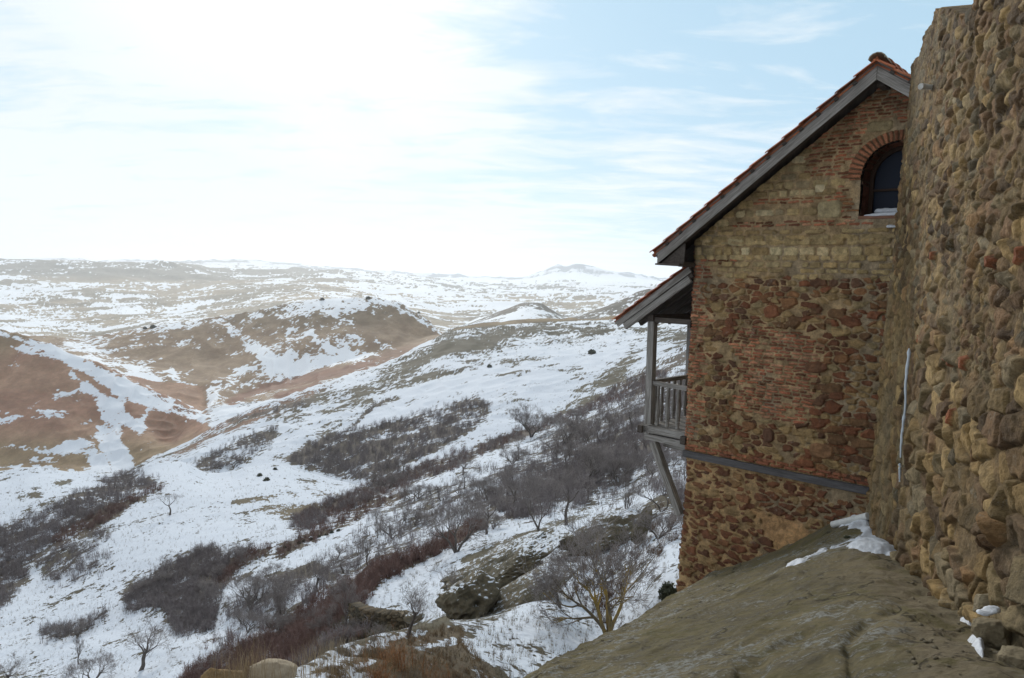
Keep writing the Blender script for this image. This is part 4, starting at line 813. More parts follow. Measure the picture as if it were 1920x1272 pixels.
    while n > N1:
        for (nn_, rr) in ((n, .115), (n - .42, .10)):
            for th in (0, .016):
                for q_ in range(seg):
                    a = math.pi * q_ / (seg - 1); V.append(hp(UA + (rr - th) * math.cos(a) * 1.1, nn_, ZA + .27 + (rr - th) * .85 * math.sin(a) + (.02 if nn_ == n else 0)))
        base = nn; nn += 4 * seg; kk = .6 if n > .5 else rng.uniform(.7, 1); C += [((.42, .17, .10) if n < .5 else (.32, .27, .2))] * (4 * seg)
        for q_ in range(seg - 1):
            Fq.append((base + q_, base + q_ + 1, base + 2 * seg + q_ + 1, base + 2 * seg + q_)); Fq.append((base + seg + q_, base + 3 * seg + q_, base + 3 * seg + q_ + 1, base + seg + q_ + 1)); Fq.append((base + q_, base + seg + q_, base + seg + q_ + 1, base + q_ + 1))
        n -= .36
    V = np.array([np.asarray(x).reshape(3) for x in V])
    mesh_obj('roof_tiles', V, np.array(Fq), M_MAS, r, smooth=False, attrs={'col': np.array(C)})
roof()
def balcony():
    root = MB(); UO = -.90; ZF = -2.86; LB = 3.2
    # deck, edge beams and joists
    root.beam(hp(UO - .06, -.10, ZF - .06), hp(.02, -.10, ZF - .06), .14, .14); root.beam(hp(UO, -.03, ZF - .08), hp(UO, -LB, ZF - .08), .13, .17)
    for i in range(14): root.beam(hp(UO + .03, -.17 - .22 * i - .11, ZF + .022), hp(0, -.17 - .22 * i - .11, ZF + .022), .212, .035)
    root.beam(hp(UO - .05, -.12, ZF - .21), hp(.4, -.06, ZF - .235), .13, .12); root.beam(hp(-.62, -.30, ZF - .34), hp(.3, -.2, ZF - .36), .12, .10)
    for i in (1.5, 2.9): root.beam(hp(UO - .05, -i, ZF - .21), hp(.3, -i, ZF - .21), .13, .12)
    bal = root.build('balcony', M_WOOD, house, .006)
    for a_, b_ in (((UO - .12, .02, ZF - .07), (UO - .12, -.26, ZF - .07)), ((-.03, .07, ZF - .13), (-.03, -.25, ZF - .13))):
        bb = MB(); bb.beam(hp(*a_), hp(*b_), .11, .15); bb.build('joist_end', M_DWOOD, bal, .006)
    #, ZF - .07), hp(UO - .12, -.26, ZF - .07), .10, .15); bb.beam(hp(-.03, .07, ZF - .13), hp(-.03, -.25, ZF - .13), .13, .15); bb.build('joist_end', M_DWOOD, bal, .006)
    def post(n):
        p = MB(); p.beam(hp(UO + .02, n, ZF + .04), hp(UO - .01, n, -.78), .145, .145, up=EN); return p.build('post', M_WOOD, bal, .006)
    for n in (-.10, -1.65, -3.1): post(n)
    br = MB(); br.beam(hp(UO + .16, -.08, ZF - .30), hp(-.06, -.05, -4.46), .13, .16, up=EN); br.build('brace', M_WOOD, bal, .006)
    b2 = MB(); b2.beam(hp(UO + .16, -2.9, ZF - .30), hp(-.0, -2.9, -4.46), .13, .16, up=EN); b2.build('brace', M_WOOD, bal, .006)
    ZR = -1.99
    r1 = MB(); r1.beam(hp(UO + .06, -.10, ZR), hp(.0, -.10, ZR - .03), .075, .085); r1.build('handrail', M_WOOD, bal, .008)
    r2 = MB(); r2.beam(hp(UO, -.12, ZR), hp(UO, -3.1, ZR), .075, .085); r2.build('handrail', M_WOOD, bal, .008)
    prof = [(0, .034), (.10, .036), (.115, .046), (.13, .030), (.16, .046), (.26, .047), (.36, .036), (.50, .027), (.58, .026), (.60, .040), (.615, .028), (.64, .036), (.70, .030), (.80, .034)]
    hz = ZR - .04 - (ZF + .04); prof = [(z * hz / .8, r) for z, r in prof]
    first = None
    spots = [(-.70, -.10), (-.475, -.10), (-.25, -.10)] + [(UO, -.34 - .235 * i) for i in range(11)]
    for i, (u, n) in enumerate(spots):
        if first is None: m = MB(); m.lathe((0, 0, 0), prof); first = m.build('baluster', M_WOOD, bal, smooth=True); o = first
        else: o = first.copy(); S.collection.objects.link(o); o.parent = bal
        o.location = hp(u, n, ZF + .04)
    # lean-to roof
    rr = MB(); ue, ze, uw, zw = -1.62, -.86, .0, .27; sl = (zw - ze) / (uw - ue)
    V = [hp(ue, .12, ze), hp(uw, .12, zw), hp(uw, -3.5, zw), hp(ue, -3.5, ze)]; V += [v + np.array([0, 0, .045]) for v in V]; rr.add(V, BOXF, [(k, i * .3, 0) for i, k in enumerate([0, 2, 2, 0, 0, 2, 2, 0])])
    for n in [.06] + [-.5 - .55 * i for i in range(6)]: rr.beam(hp(ue + .16, n, ze + .0), hp(-.0, n, zw - .10), .08, .13)
    rr.beam(hp(UO - .0, .0, -.71), hp(UO, -3.3, -.71), .12, .13); rr.beam(hp(UO - .14, -.10, -.745), hp(.0, -.10, -.745), .11, .10)
    rr.beam(hp(-.03, .05, -.78), hp(-.03, -3.2, -.78), .06, .13)
    lr = rr.build('balcony_roof', M_DWOOD, bal, .005)
    fb = MB(); fb.beam(hp(ue + .02, .125, ze - .02), hp(uw - .02, .125, zw - .02), .03, .12); fb.beam(hp(ue + .2, .10, ze - .055), hp(-.02, .10, zw - .20), .06, .13); fb.build('bargeboard', M_WOOD, bal, .005)
    V = []; Fq = []; C = []; nn = 0; seg = 7; rng = random.Random(8); hyp = math.hypot(1, sl); du = .31 / hyp
    for ci in range(20):
        for ti in range(7):
            for kind in (0, 1):
                ua = ue - .05 + ti * du; ub = min(ua + du * 1.16, uw); nc = .13 - ci * .185 - (.0 if kind else .0925); sgn = 1 if kind else -1
                for (uu, r, lf) in ((ua, .085, .075 + .02 * kind), (ub, .072, .05 + .02 * kind)):
                    z0 = ze + (uu - ue) * sl + lf
                    for th in (0, .014):
                        for q_ in range(seg): a = math.pi * q_ / (seg - 1); V.append(hp(uu, nc + (r - th) * math.cos(a), z0 + sgn * (r - th) * .5 * math.sin(a)))
                base = nn; nn += 4 * seg; c = rng.choice([(.46, .15, .08), (.40, .13, .07), (.50, .19, .11), (.36, .15, .09)]); C += [c] * (4 * seg)
                for q_ in range(seg - 1):
                    Fq.append((base + q_, base + q_ + 1, base + 2 * seg + q_ + 1, base + 2 * seg + q_)); Fq.append((base + seg + q_, base + 3 * seg + q_, base + 3 * seg + q_ + 1, base + seg + q_ + 1)); Fq.append((base + q_, base + seg + q_, base + seg + q_ + 1, base + q_ + 1))
    mesh_obj('balcony_tiles', np.array([np.asarray(x).reshape(3) for x in V]), np.array(Fq), M_MAS, bal, attrs={'col': np.array(C)})
balcony()
tb = MB(); tb.beam(hp(-.02, .02, -3.235), hp(3.9, .02, -3.235), .10, .125); tb.build('tie_beam', mat_wood('grey_timber', (.15, .145, .15), (.06, .055, .055)), house, .008)

# ------------------------------------------------------------------ the great rubble wall on the right
def rubble():
    rng = random.Random(12)
    # plan curve of the foot, far to near; arc length along it
    pl = np.array([(5.44, 11.0), (4.87, 9.3), (4.44, 8.15), (4.04, 7.05), (3.42, 5.40), (2.95, 4.05), (2.70, 3.35), (2.28, 2.2), (1.75, .8), (1.3, -.6), (1.05, -2.2)])
    seg = np.concatenate([[0], np.cumsum(np.hypot(*np.diff(pl, axis=0).T))]); Lt = seg[-1]
    U = [0.0]
    while U[-1] < Lt:
        y = np.interp(U[-1], seg, pl[:, 1]); U.append(U[-1] + max(.006, .0016 * max(y, 2.5)) if U[-1] < 10.2 else U[-1] + .04)
    U = np.array(U); V = np.arange(-4.6, 3.75, .0125)
    UU, VV = np.meshgrid(U, V); H = np.zeros(UU.shape); C = np.zeros(H.shape + (3,)); m = fbm(UU * 4, VV * 4, 5, 4)
    C[:] = np.array((.27, .205, .125)) * (1 + .2 * m[..., None]); H[:] = .02 * m
    cols = [(.205, .155, .085), (.25, .19, .105), (.16, .115, .07), (.20, .135, .08), (.225, .19, .125), (.13, .095, .065), (.28, .22, .13), (.175, .12, .08), (.19, .17, .13)]
    up = lambda u, v: True
    al = np.ones(UU.shape, bool); hiw = sm(-1.4, .6, VV)
    H1 = np.zeros(H.shape); C1 = C.copy(); vor_paint(UU, VV, H1, C1, al, .20, .125, .05, .42, [tuple(x * g for x in c) for c in cols for g in (.62, 1.0, 1.3)], (.018, .066), 811, warp=.028, wf=4, tilt=1.7, mortar=.12, jit=1.0)
    H2 = np.zeros(H.shape); C2 = C.copy(); vor_paint(UU, VV, H2, C2, al, .27, .20, .045, .22, [tuple(x * g for x in c) for c in cols for g in (.7, 1.0, 1.25)], (.03, .095), 823, warp=.04, wf=4, tilt=1.5, mortar=.06, jit=1.0)
    H3 = np.zeros(H.shape); C3 = C.copy(); vor_paint(UU, VV, H3, C3, al, .095, .08, .06, .5, cols, (.01, .04), 829, warp=.04, wf=8, tilt=1.0, mortar=.2, jit=1.0)
    sel = fbm(UU * 1.1, VV * 1.1, 3, 7); w2 = sm(.55, .35, hiw + .5 * sel)[..., None]; w3 = (sm(.18, .30, sel) * (1 - w2[..., 0]))[..., None]
    H = H + lerp(lerp(H1, H3, w3[..., 0]), H2, w2[..., 0]); C = lerp(lerp(C1, C3, w3), C2, w2)
    st = []
    for k in range(9): st.append((rng.uniform(2, 10), rng.uniform(-2, 1.4), rng.uniform(.035, .06), rng.uniform(.04, .09), rng.uniform(-.4, .4), 4, .10, .3, (.27, .11, .065), 0, 0))
    paint(U, V, H, C, st, 15, .035, 5.0)
    for k in range(70):                                       # holes between the stones
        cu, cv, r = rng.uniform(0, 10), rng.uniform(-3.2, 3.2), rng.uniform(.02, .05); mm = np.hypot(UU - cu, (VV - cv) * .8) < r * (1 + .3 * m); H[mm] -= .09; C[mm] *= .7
    H += .02 * fbm(UU * 1.2, VV * 1.2, 3, 77) + .022 * fbm(UU * 9, VV * 9, 4, 31) + .010 * (.5 - np.abs(fbm(UU * 5, VV * 5, 4, 131)) * 2) + .008 * fbm(UU * 34, VV * 34, 3, 36)
    H *= (.42 + .34 * sm(1.0, 5.0, UU))
    H += .05 * sm(2.6, 3.3, UU) * sm(4, 3.4, UU) * sm(3, -2, VV)
    # the far end is skimmed with mortar up to where the ice runs
    sk = sm(2.3, 1.4, UU) * sm(.3, -.5, VV); C[:] = lerp(C, np.array((.30, .235, .135)), (sk * .35)[..., None])
    C *= .92 - .42 * sm(.03, -.015, H)[..., None]  # shade between the stones put into the colour, by depth of relief
    C *= (1 + .18 * fbm(UU * 2.1, VV * 2.1, 4, 64) + .12 * fbm(UU * 16, VV * 16, 3, 61))[..., None]
    grey = sm(.1, .5, fbm(UU * 1.4, VV * .5, 4, 88) + .25 * sm(1.5, 3.5, VV)); C[:] = lerp(C, np.array((.185, .18, .155)), (grey * .35)[..., None]); C = C * np.array((1.16, 1.05, .86)); C = np.clip(C, .02, .9)
    bx = np.interp(U, seg, pl[:, 0]); by = np.interp(U, seg, pl[:, 1]); tx = np.gradient(bx, U); ty = np.gradient(by, U); ln = np.hypot(tx, ty); nx, ny = ty / ln, -tx / ln   # normal towards the viewer's side
    bat = -.023 * (VV + 3.35); sil = []
    for px, py in [(1724, 100), (1733, 62), (1745, 46), (1752, 20), (1768, 14), (1790, 20), (1808, 22), (1814, 30), (1822, 12), (1834, -8), (1850, -40), (1900, -160)]:
        a, e = dirs(px, py); bxx, byy = bx + nx * -.15, by + ny * -.15; i_ = int(np.argmin(np.abs(bxx / byy - a) + (byy < .8) * 9)); sil.append((U[i_], e * byy[i_]))
    sil.sort(); top = np.interp(U, [q[0] for q in sil], [q[1] for q in sil]); top = np.minimum(top, 3.74) + .03 * fbm(U * 6, U * 0, 3, 14)
    # the top is broken: squeeze the upper rows down onto it and turn them back over the core
    ZZ = np.minimum(VV, top[None, :]); over = np.maximum(VV - top[None, :], 0) * 3.5
    Hn = H + bat - over
    P = np.stack([bx[None] + nx[None] * Hn, by[None] + ny[None] * Hn, ZZ + .0 * H], -1)
    endw = np.exp(-(UU / .05) ** 2); P[..., 0] += 0; P[..., 1] += (.05 * fbm(VV * 5, VV * 0, 4, 2) + .03 * fbm(VV * 17, VV * 0, 3, 5)) * endw * 1.0
    rw = thing('rubble_wall', 'tall rough rubble stone wall standing on the rock on the right', 'wall')
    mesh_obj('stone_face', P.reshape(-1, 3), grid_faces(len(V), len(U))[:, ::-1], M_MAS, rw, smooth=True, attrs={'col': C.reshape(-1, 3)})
    # far end return and top
    V2 = np.arange(-4.6, 3.55, .03); D2 = np.arange(0, 1.5, .03); DD, ZV = np.meshgrid(D2, V2); H3 = np.zeros(DD.shape); C3 = np.zeros(DD.shape + (3,)); C3[:] = (.27, .205, .125)
    paint(D2, V2, H3, C3, courses(rng, 0, 1.5, -4.6, 3.5, (.1, .2), (.12, .3), .03, up, cols, (.03, .08), (2.2, 3.5), .2, .4), 3); r0 = P[:, 0]; zi = np.interp(V2, V, np.arange(len(V))).astype(int); r0 = r0[np.clip(zi, 0, len(V) - 1)]
    edge = sm(0, .1, DD); P3 = r0[:, None, :] + DD[..., None] * np.array([.93, -.22, 0]) + (H3 * edge)[..., None] * np.array([.2, .97, 0]); P3[..., 2] = np.minimum(ZV, top[0])
    mesh_obj('end_face', P3.reshape(-1, 3), grid_faces(len(V2), len(D2)), M_MAS, rw, smooth=True, attrs={'col': C3.reshape(-1, 3)})
    # core behind the face
    idx = np.arange(0, len(U), 8); a = np.stack([bx[idx] - nx[idx] * .25, by[idx] - ny[idx] * .25, top[idx] - .03], 1); b_ = np.stack([bx[idx] - nx[idx] * 1.4, by[idx] - ny[idx] * 1.4, top[idx] - .1], 1); c_ = b_.copy(); c_[:, 2] = -4.6
    VV3 = np.concatenate([a, b_, c_]); k = np.arange(len(idx) - 1); n_ = len(idx); f = np.concatenate([np.stack([k, k + 1, n_ + k + 1, n_ + k], 1), np.stack([n_ + k, n_ + k + 1, 2 * n_ + k + 1, 2 * n_ + k], 1)])
    mesh_obj('rear_face', VV3, f, M_MAS, rw, attrs={'col': np.tile((.22, .17, .11), (len(VV3), 1))})
    # ice run down a groove
    us = 2.62; ice = MB(); ptsz = np.linspace(.45 - 1.35, -2.45, 40); prev = None
    def wallpt(u, z, off): i = int(np.searchsorted(U, u)); j = int(np.searchsorted(V, z)); return (P[j, i] if off > .5 or off == .02 else P[max(0, j - 14):j + 15:4, max(0, i - 10):i + 11:3].mean((0, 1))) + np.array([nx[i], ny[i], 0]) * (off + (.03 if off < .05 else 0))
    return rw, wallpt
rw, wallpt = rubble()
def tube(mb, pts, rad, n=7, cap=True):
    pts = np.array(pts, float); V = []; m = len(pts)
    for i in range(m):
        d = pts[min(i + 1, m - 1)] - pts[max(i - 1, 0)]; d /= np.linalg.norm(d) + 1e-9; x = np.cross(d, (.3, .2, .93)); x /= np.linalg.norm(x) + 1e-9; y = np.cross(d, x)
        r = rad[i] if hasattr(rad, '__len__') else rad
        for k in range(n): a = 2 * math.pi * k / n; V.append(pts[i] + r * (math.cos(a) * x + math.sin(a) * y))
    Fq = [(i * n + k, i * n + (k + 1) % n, (i + 1) * n + (k + 1) % n, (i + 1) * n + k) for i in range(m - 1) for k in range(n)]
    mb.add(V, Fq)
    if cap: mb.add([V[k] for k in range(n)], [tuple(range(n))[::-1]]); mb.add([V[-n + k] for k in range(n)], [tuple(range(n))])
    return mb
def find_u(px, z):
    best = min((abs(float(proj(*wallpt(u, z, .02))[0]) - px), u) for u in np.linspace(.3, 9.5, 240)); return best[1]
def wall_at(px, py, off=0.0):
    best = None
    for u in np.linspace(.1, 9.8, 120):
        for z in np.linspace(-3.6, 3.4, 90):
            q = wallpt(u, z, off); a, b = proj(*q); d = (a - px) ** 2 + (b - py) ** 2
            if best is None or d < best[0]: best = (d, q, u, z)
    return best
ice_m = NT('ice'); ice_m.color((.50, .55, .60)); ice_m.b.inputs['Roughness'].default_value = .25
b0 = wall_at(1706, 655); b1 = wall_at(1690, 905); mb = MB(); rr = random.Random(2)
for (z0, z1, r0) in ((b0[3], lerp(b0[3], b1[3], .52), .022), (lerp(b0[3], b1[3], .50), lerp(b0[3], b1[3], .82), .020), (lerp(b0[3], b1[3], .86), b1[3], .016)):
    zs = np.linspace(z0, z1, 16); tube(mb, [wallpt(lerp(b0[2], b1[2], (z - b0[3]) / (b1[3] - b0[3])) + .012 * math.sin(z * 9), z, .015) for z in zs], [r0 * (1 - .5 * i / 15) * rr.uniform(.8, 1.15) * (.3 if i == 0 else 1) for i in range(16)], 8)
tag(mb.build('ice_streak', ice_m.m, smooth=True), 'thin white icicle frozen down the rubble wall', 'icicle')
q = wall_at(1742, 163)
mb = MB(); tube(mb, [q[1] + (.1, 0, 0), q[1] + (-.12, -.06, -.01)], .03, 12); tube(mb, [q[1] + (-.05, -.02, 0), q[1] + (-.15, -.075, -.012)], .036, 12)
tag(mb.build('pipe_stub', mat_plain('white_plastic', (.55, .54, .50), .5), smooth=True), 'short pale pipe end sticking out near the top of the rubble wall', 'pipe')
mb = MB(); pA = at(1562, 984, 11.55); pB = at(1628, 968, 10.9); tube(mb, [lerp(pA, pB, k / 8) for k in range(9)], .055, 14)
tag(mb.build('drain_pipe', mat_plain('white_pipe', (.62, .62, .60), .5), smooth=True), 'white pipe lying on the rock at the foot of the house wall', 'pipe')
# ------------------------------------------------------------------ rocks
import bmesh
M_OUT = mat_rock('outcrop_rock', (.11, .095, .062), (.19, .155, .10), (.06, .052, .036), True, .35, .8, .86)
M_BOULD = mat_rock('tan_boulder', (.42, .34, .24), (.50, .42, .31), (.33, .26, .18), False, .2, 3)
M_BBOULD = mat_rock('brown_boulder', (.27, .17, .07), (.33, .22, .10), (.16, .11, .06), False, .0, 3)
def rock(name, label, c, half, rx=(0, 0, 0), seed=0, mat=None, sub=6, amp=.22, facets=12, group=None, cat='rock', dents=()):
    bm = bmesh.new(); bmesh.ops.create_icosphere(bm, subdivisions=sub, radius=1.0); V = np.array([v.co[:] for v in bm.verts]); Fc = np.array([[v.index for v in f.verts] for f in bm.faces]); bm.free()
    r = random.Random(seed)
    for _ in range(facets):
        n = np.array([r.gauss(0, 1) for _ in range(3)]); n /= np.linalg.norm(n); d = r.uniform(.55, .85); o = V @ n - d; V = V - np.maximum(o, 0)[:, None] * n * .85
    V = V * (1 + amp * fbm3(V * 1.3 + seed, 4, seed) + amp * .5 * (1 - 2 * np.abs(fbm3(V * 3.5 + seed, 3, seed + 5))) * .6 + amp * .25 * fbm3(V * 9 + seed, 3, seed + 9))[:, None]
    for dx, dz, rr, dep in dents:
        u = V / np.linalg.norm(V, axis=1)[:, None]; q = np.exp(-((u[:, 0] - dx) ** 2 + (u[:, 2] - dz) ** 2) / rr ** 2) * (u[:, 1] < 0); V = V * (1 - dep * q)[:, None]
    M = Matrix.Rotation(rx[2], 3, 'Z') @ Matrix.Rotation(rx[1], 3, 'Y') @ Matrix.Rotation(rx[0], 3, 'X'); V = (V * np.array(half)) @ np.array(M).T + np.array(c)
    return tag(mesh_obj(name, V, Fc, mat or M_OUT, smooth=True), label, cat, group)
def px_at(px, py, Y, dz=0): v = at(px, py, Y); v[2] += dz; return v
rock('rock_outcrop', 'dark weathered rock with small caves at the lower end of the outcrop', px_at(882, 1122, 31.5), (1.45, 1.5, 1.2), (0, -.5, 0), 3, amp=.42, facets=22, dents=((-.3, -.3, .16, .35), (.35, .0, .14, .3)), cat='outcrop')
rock('rock_outcrop', 'long tilted rock slab with snow above and below it', px_at(985, 1112, 31.5), (2.9, 1.6, .36), (.15, -.50, .1), 7, amp=.2, cat='outcrop')
rock('rock_outcrop', 'broken dark rocks with snow between them above the tilted slab', px_at(975, 1070, 34), (1.5, 1.2, .7), (0, -.4, 0), 9, amp=.4, cat='outcrop')
rock('rock_outcrop', 'long dark overhanging rock band below the snowy terrace', px_at(1150, 1004, 42), (3.9, 2.2, 1.15), (0, -.42, .0), 12, amp=.36, facets=20, dents=((-.1, -.2, .35, .3), (.5, -.1, .2, .35)), cat='outcrop')
rock('rock_outcrop', 'mossy rock shoulder rising behind the mossy tree', px_at(960, 1048, 40), (4.2, 2.2, .8), (0, -.45, .1), 15, amp=.34, facets=20, cat='outcrop')
rock('rock_pillar', 'narrow upright tan rock standing on the snow slope near the brace', px_at(1203, 990, 38), (.42, .4, 1.15), (0, .25, 0), 17, amp=.25)
rock('small_rock', 'low rock on the brown path beside the lone terrace tree', px_at(778, 1158, 33), (.5, .4, .28), (0, -.2, 0), 19)
rock('tan_boulder', 'pale tan boulder at the bottom edge beside snow', px_at(507, 1272, 7.0), (.265, .2, .165), (0, .1, .3), 24, M_BOULD, 5, .16, 9, cat='boulder')
rock('brown_boulder', 'brown boulder at the bottom edge left of the tan one', px_at(418, 1280, 6.9), (.21, .2, .115), (0, .25, 0), 27, M_BBOULD, 5, .2, 9, cat='boulder')
rock('small_stone', 'small grey stone in the snow right of the tan boulder', px_at(640, 1272, 7.6), (.10, .09, .06), (0, 0, 0), 29, M_BOULD, 4, .2)
r_ = random.Random(44)
for k, (x, y, Y, h, lb) in enumerate([(1866, 1182, 4.42, .13, 'rounded wall stone with snow on its shoulder'), (1900, 1240, 4.0, .11, 'pale rounded stone lying at the wall foot near the corner'), (1850, 1132, 4.85, .10, 'brown stone bulging from the wall foot')]):
    rock('loose_stone', lb, px_at(x, y, Y), (h, h * .9, h * .75), (0, .2, k), 60 + k, mat_rock('wall_stone', (.27, .22, .14), (.34, .28, .18), (.2, .16, .1), False, .1, 4), 5, .25, 12)
drift('stone_snow', px_at(1836, 1152, 4.30, .0), px_at(1870, 1140, 4.4, .0), .035, .02, 'snow cap on the rounded stone at the wall foot', 13)
for k in range(60):
    x, y = r_.uniform(1700, 1860), r_.uniform(1080, 1272); d = ray(x, y); Y = 3.2
    for _ in range(60):
        if d[2] / d[1] * Y <= bed_z(d[0] / d[1] * Y, Y): break
        Y += .1
    q = np.array([d[0] / d[1] * Y, Y, 0]); q[2] = bed_z(q[0], q[1]); h = r_.uniform(.006, .022)
    if k == 0: peb = rock('pebble', 'small stone lying on the trodden rock beside the wall', (0, 0, 0), (1, .8, .6), (0, 0, 0), 70, mat_rock('pebble_stone', (.3, .25, .17), (.36, .30, .2), (.2, .17, .11), False, 0, 4), 2, .2, 5, 'pebbles strewn on the rock beside the wall'); o = peb
    else: o = peb.copy(); S.collection.objects.link(o)
    o.scale = (h, h, h); o.rotation_euler = (0, 0, r_.uniform(0, 6)); o.location = q + (0, 0, h * .3)
# curved dry stone wall holding up the snowy terrace
def terrace_wall():
    pts = [px_at(655, 1150, 41), px_at(668, 1158, 39.6), px_at(690, 1166, 38.6), px_at(720, 1172, 38), px_at(755, 1175, 37.8), px_at(775, 1170, 38.4)]
    P = np.array(pts); s = np.concatenate([[0], np.cumsum(np.hypot(*np.diff(P[:, :2], axis=0).T))]); U = np.arange(0, s[-1], .03); V = np.arange(-1.5, .62, .03); UU, VV = np.meshgrid(U, V)
    H = np.zeros(UU.shape); C = np.zeros(H.shape + (3,)); C[:] = (.06, .047, .03); vor_paint(UU, VV, H, C, UU > -1, .38, .2, .08, .3, [(.09, .07, .045), (.12, .09, .055), (.07, .06, .042), (.13, .105, .07)], (.03, .12), 951, warp=.08, wf=2)
    bx, by, bz = [np.interp(U, s, P[:, i]) for i in range(3)]; tx, ty = np.gradient(bx, U), np.gradient(by, U); l = np.hypot(tx, ty); nx, ny = ty / l, -tx / l
    V3 = np.stack([bx + nx * H, by + ny * H, bz + VV], -1); top = V3[-1:] - np.stack([nx, ny, 0 * nx], -1)[None] * .6; V4 = np.concatenate([V3, top], 0)
    C4 = np.concatenate([C, C[-1:]], 0)
    tag(mesh_obj('terrace_wall', V4.reshape(-1, 3), grid_faces(len(V) + 1, len(U)), M_MAS, smooth=True, attrs={'col': C4.reshape(-1, 3)}), 'low curved dry stone wall holding up the snowy terrace', 'stone wall')
terrace_wall()

# ------------------------------------------------------------------ bare trees
def skeleton(seed, levels=5, L0=.34, r0=.028, spread=.75, up=.10, wig=.22, stems=1, kids=(3, 4), lenf=(.52, .78), lean=(0, 0)):
    r = random.Random(seed); segs = []
    def grow(p, d, L, rad, lv):
        n = 5 if lv < 2 else (4 if lv < 4 else 3); q = p; pts = [(q, rad)]
        for i in range(n):
            d = (d + Vector((r.gauss(0, wig), r.gauss(0, wig), r.gauss(0, wig * .7) + up))).normalized(); q2 = q + d * (L / n); r1 = rad * (1 - .42 * (i + 1) / n)
            segs.append((q[:], q2[:], rad * (1 - .42 * i / n), r1, lv)); q = q2; pts.append((q, r1))
            if lv < levels and i >= (1 if lv else 2) and r.random() < .62: kid(q, d, L, r1, lv)
        if lv < levels:
            for _ in range(r.randint(*kids) - 1): kid(q, d, L, rad * .6, lv)
    def kid(q, d, L, rad, lv):
        a = Vector((r.gauss(0, 1), r.gauss(0, 1), r.gauss(0, .7))); a = (a - d * a.dot(d)).normalized(); nd = (d + a * r.uniform(.5, 1.1) * spread).normalized()
        grow(q, nd, L * r.uniform(*lenf), max(rad * r.uniform(.55, .8), .0016), lv + 1)
    for k in range(stems):
        a = 6.28 * k / stems + r.uniform(-.5, .5); t_ = (.15 if stems == 1 else .5)
        grow(Vector((0, 0, -.02)), Vector((math.cos(a) * t_ + lean[0], math.sin(a) * t_ + lean[1], 1)).normalized(), L0 * r.uniform(.85, 1.1), r0 * (1 if stems == 1 else .75), 0)
    P0 = np.array([s[0] for s in segs]); P1 = np.array([s[1] for s in segs]); R0 = np.array([s[2] for s in segs]); R1 = np.array([s[3] for s in segs]); LV = np.array([s[4] for s in segs])
    k = 1.0 / P1[:, 2].max(); return P0 * k, P1 * k, R0 * k, R1 * k, LV
def frusta(P0, P1, R0, R1, n):
    d = P1 - P0; d /= np.linalg.norm(d, axis=1)[:, None] + 1e-9; h = np.where(np.abs(d[:, 2:3]) < .9, np.array([[0, 0, 1.]]), np.array([[1., 0, 0]])); x = np.cross(d, h); x /= np.linalg.norm(x, axis=1)[:, None]; y = np.cross(d, x)
    V = np.zeros((len(P0), 2 * n, 3))
    for k in range(n):
        a = 2 * math.pi * k / n; o = math.cos(a) * x + math.sin(a) * y; V[:, k] = P0 + o * R0[:, None]; V[:, n + k] = P1 + o * R1[:, None]
    b = np.arange(len(P0))[:, None] * 2 * n; Fq = np.concatenate([np.concatenate([b + k, b + (k + 1) % n, b + n + (k + 1) % n, b + n + k], 1) for k in range(n)])
    return V.reshape(-1, 3), Fq
M_BARK = mat_twig('grey_bark', (.085, .070, .060), (.15, .13, .115)); M_TWIG = mat_twig('grey_twigs', (.19, .165, .155), (.32, .285, .27))
M_MOSSB = mat_twig('mossy_bark', (.12, .10, .075), (.38, .25, .045)); M_DARKT = mat_twig('dark_bark', (.045, .038, .034), (.09, .075, .065))
def tree_proto(name, seed, bark, twig, tk=1.0, lv_trunk=1, **kw):
    P0, P1, R0, R1, LV = skeleton(seed, **kw); root = bpy.data.objects.new(name, None); S.collection.objects.link(root)
    m = LV <= lv_trunk; V, Fq = frusta(P0[m], P1[m], R0[m], R1[m], 7); mesh_obj('trunk', V, Fq, bark, root, smooth=True)
    V, Fq = frusta(P0[~m], P1[~m], R0[~m] * tk, R1[~m] * tk, 3); mesh_obj('crown', V, Fq, twig, root, smooth=True); return root
PROT = [tree_proto('bare_tree', 11 + k * 7, M_BARK, M_TWIG, .68, levels=5, L0=.30 + .03 * (k % 3), stems=(1, 1, 2, 1, 3)[k], spread=(.8, .95, .7, .6, .8)[k], up=(.06, .03, .09, .12, .07)[k]) for k in range(5)]
used = set()
def put_tree(px, py, h, label, variant, group='bare trees scattered over the snowy slopes', Y=None, name='bare_tree', cat='tree', wide=1.0, sink=0.01, ymin=9):
    g = at(px, py, Y) if Y else ground_hit(px, py, ymin)
    if g is None: return None
    H = h * g[1] / F
    if variant in used: o = copy_tree(PROT[variant])
    else: o = PROT[variant]; used.add(variant)
    tag(o, label, cat, group); o.location = g - np.array([0, 0, H * sink]); o.scale = (H * wide, H * wide, H); rz = random.Random(int(px * 7 + py)).uniform(0, 6.28); o.rotation_euler = (0, 0, rz)
    return o
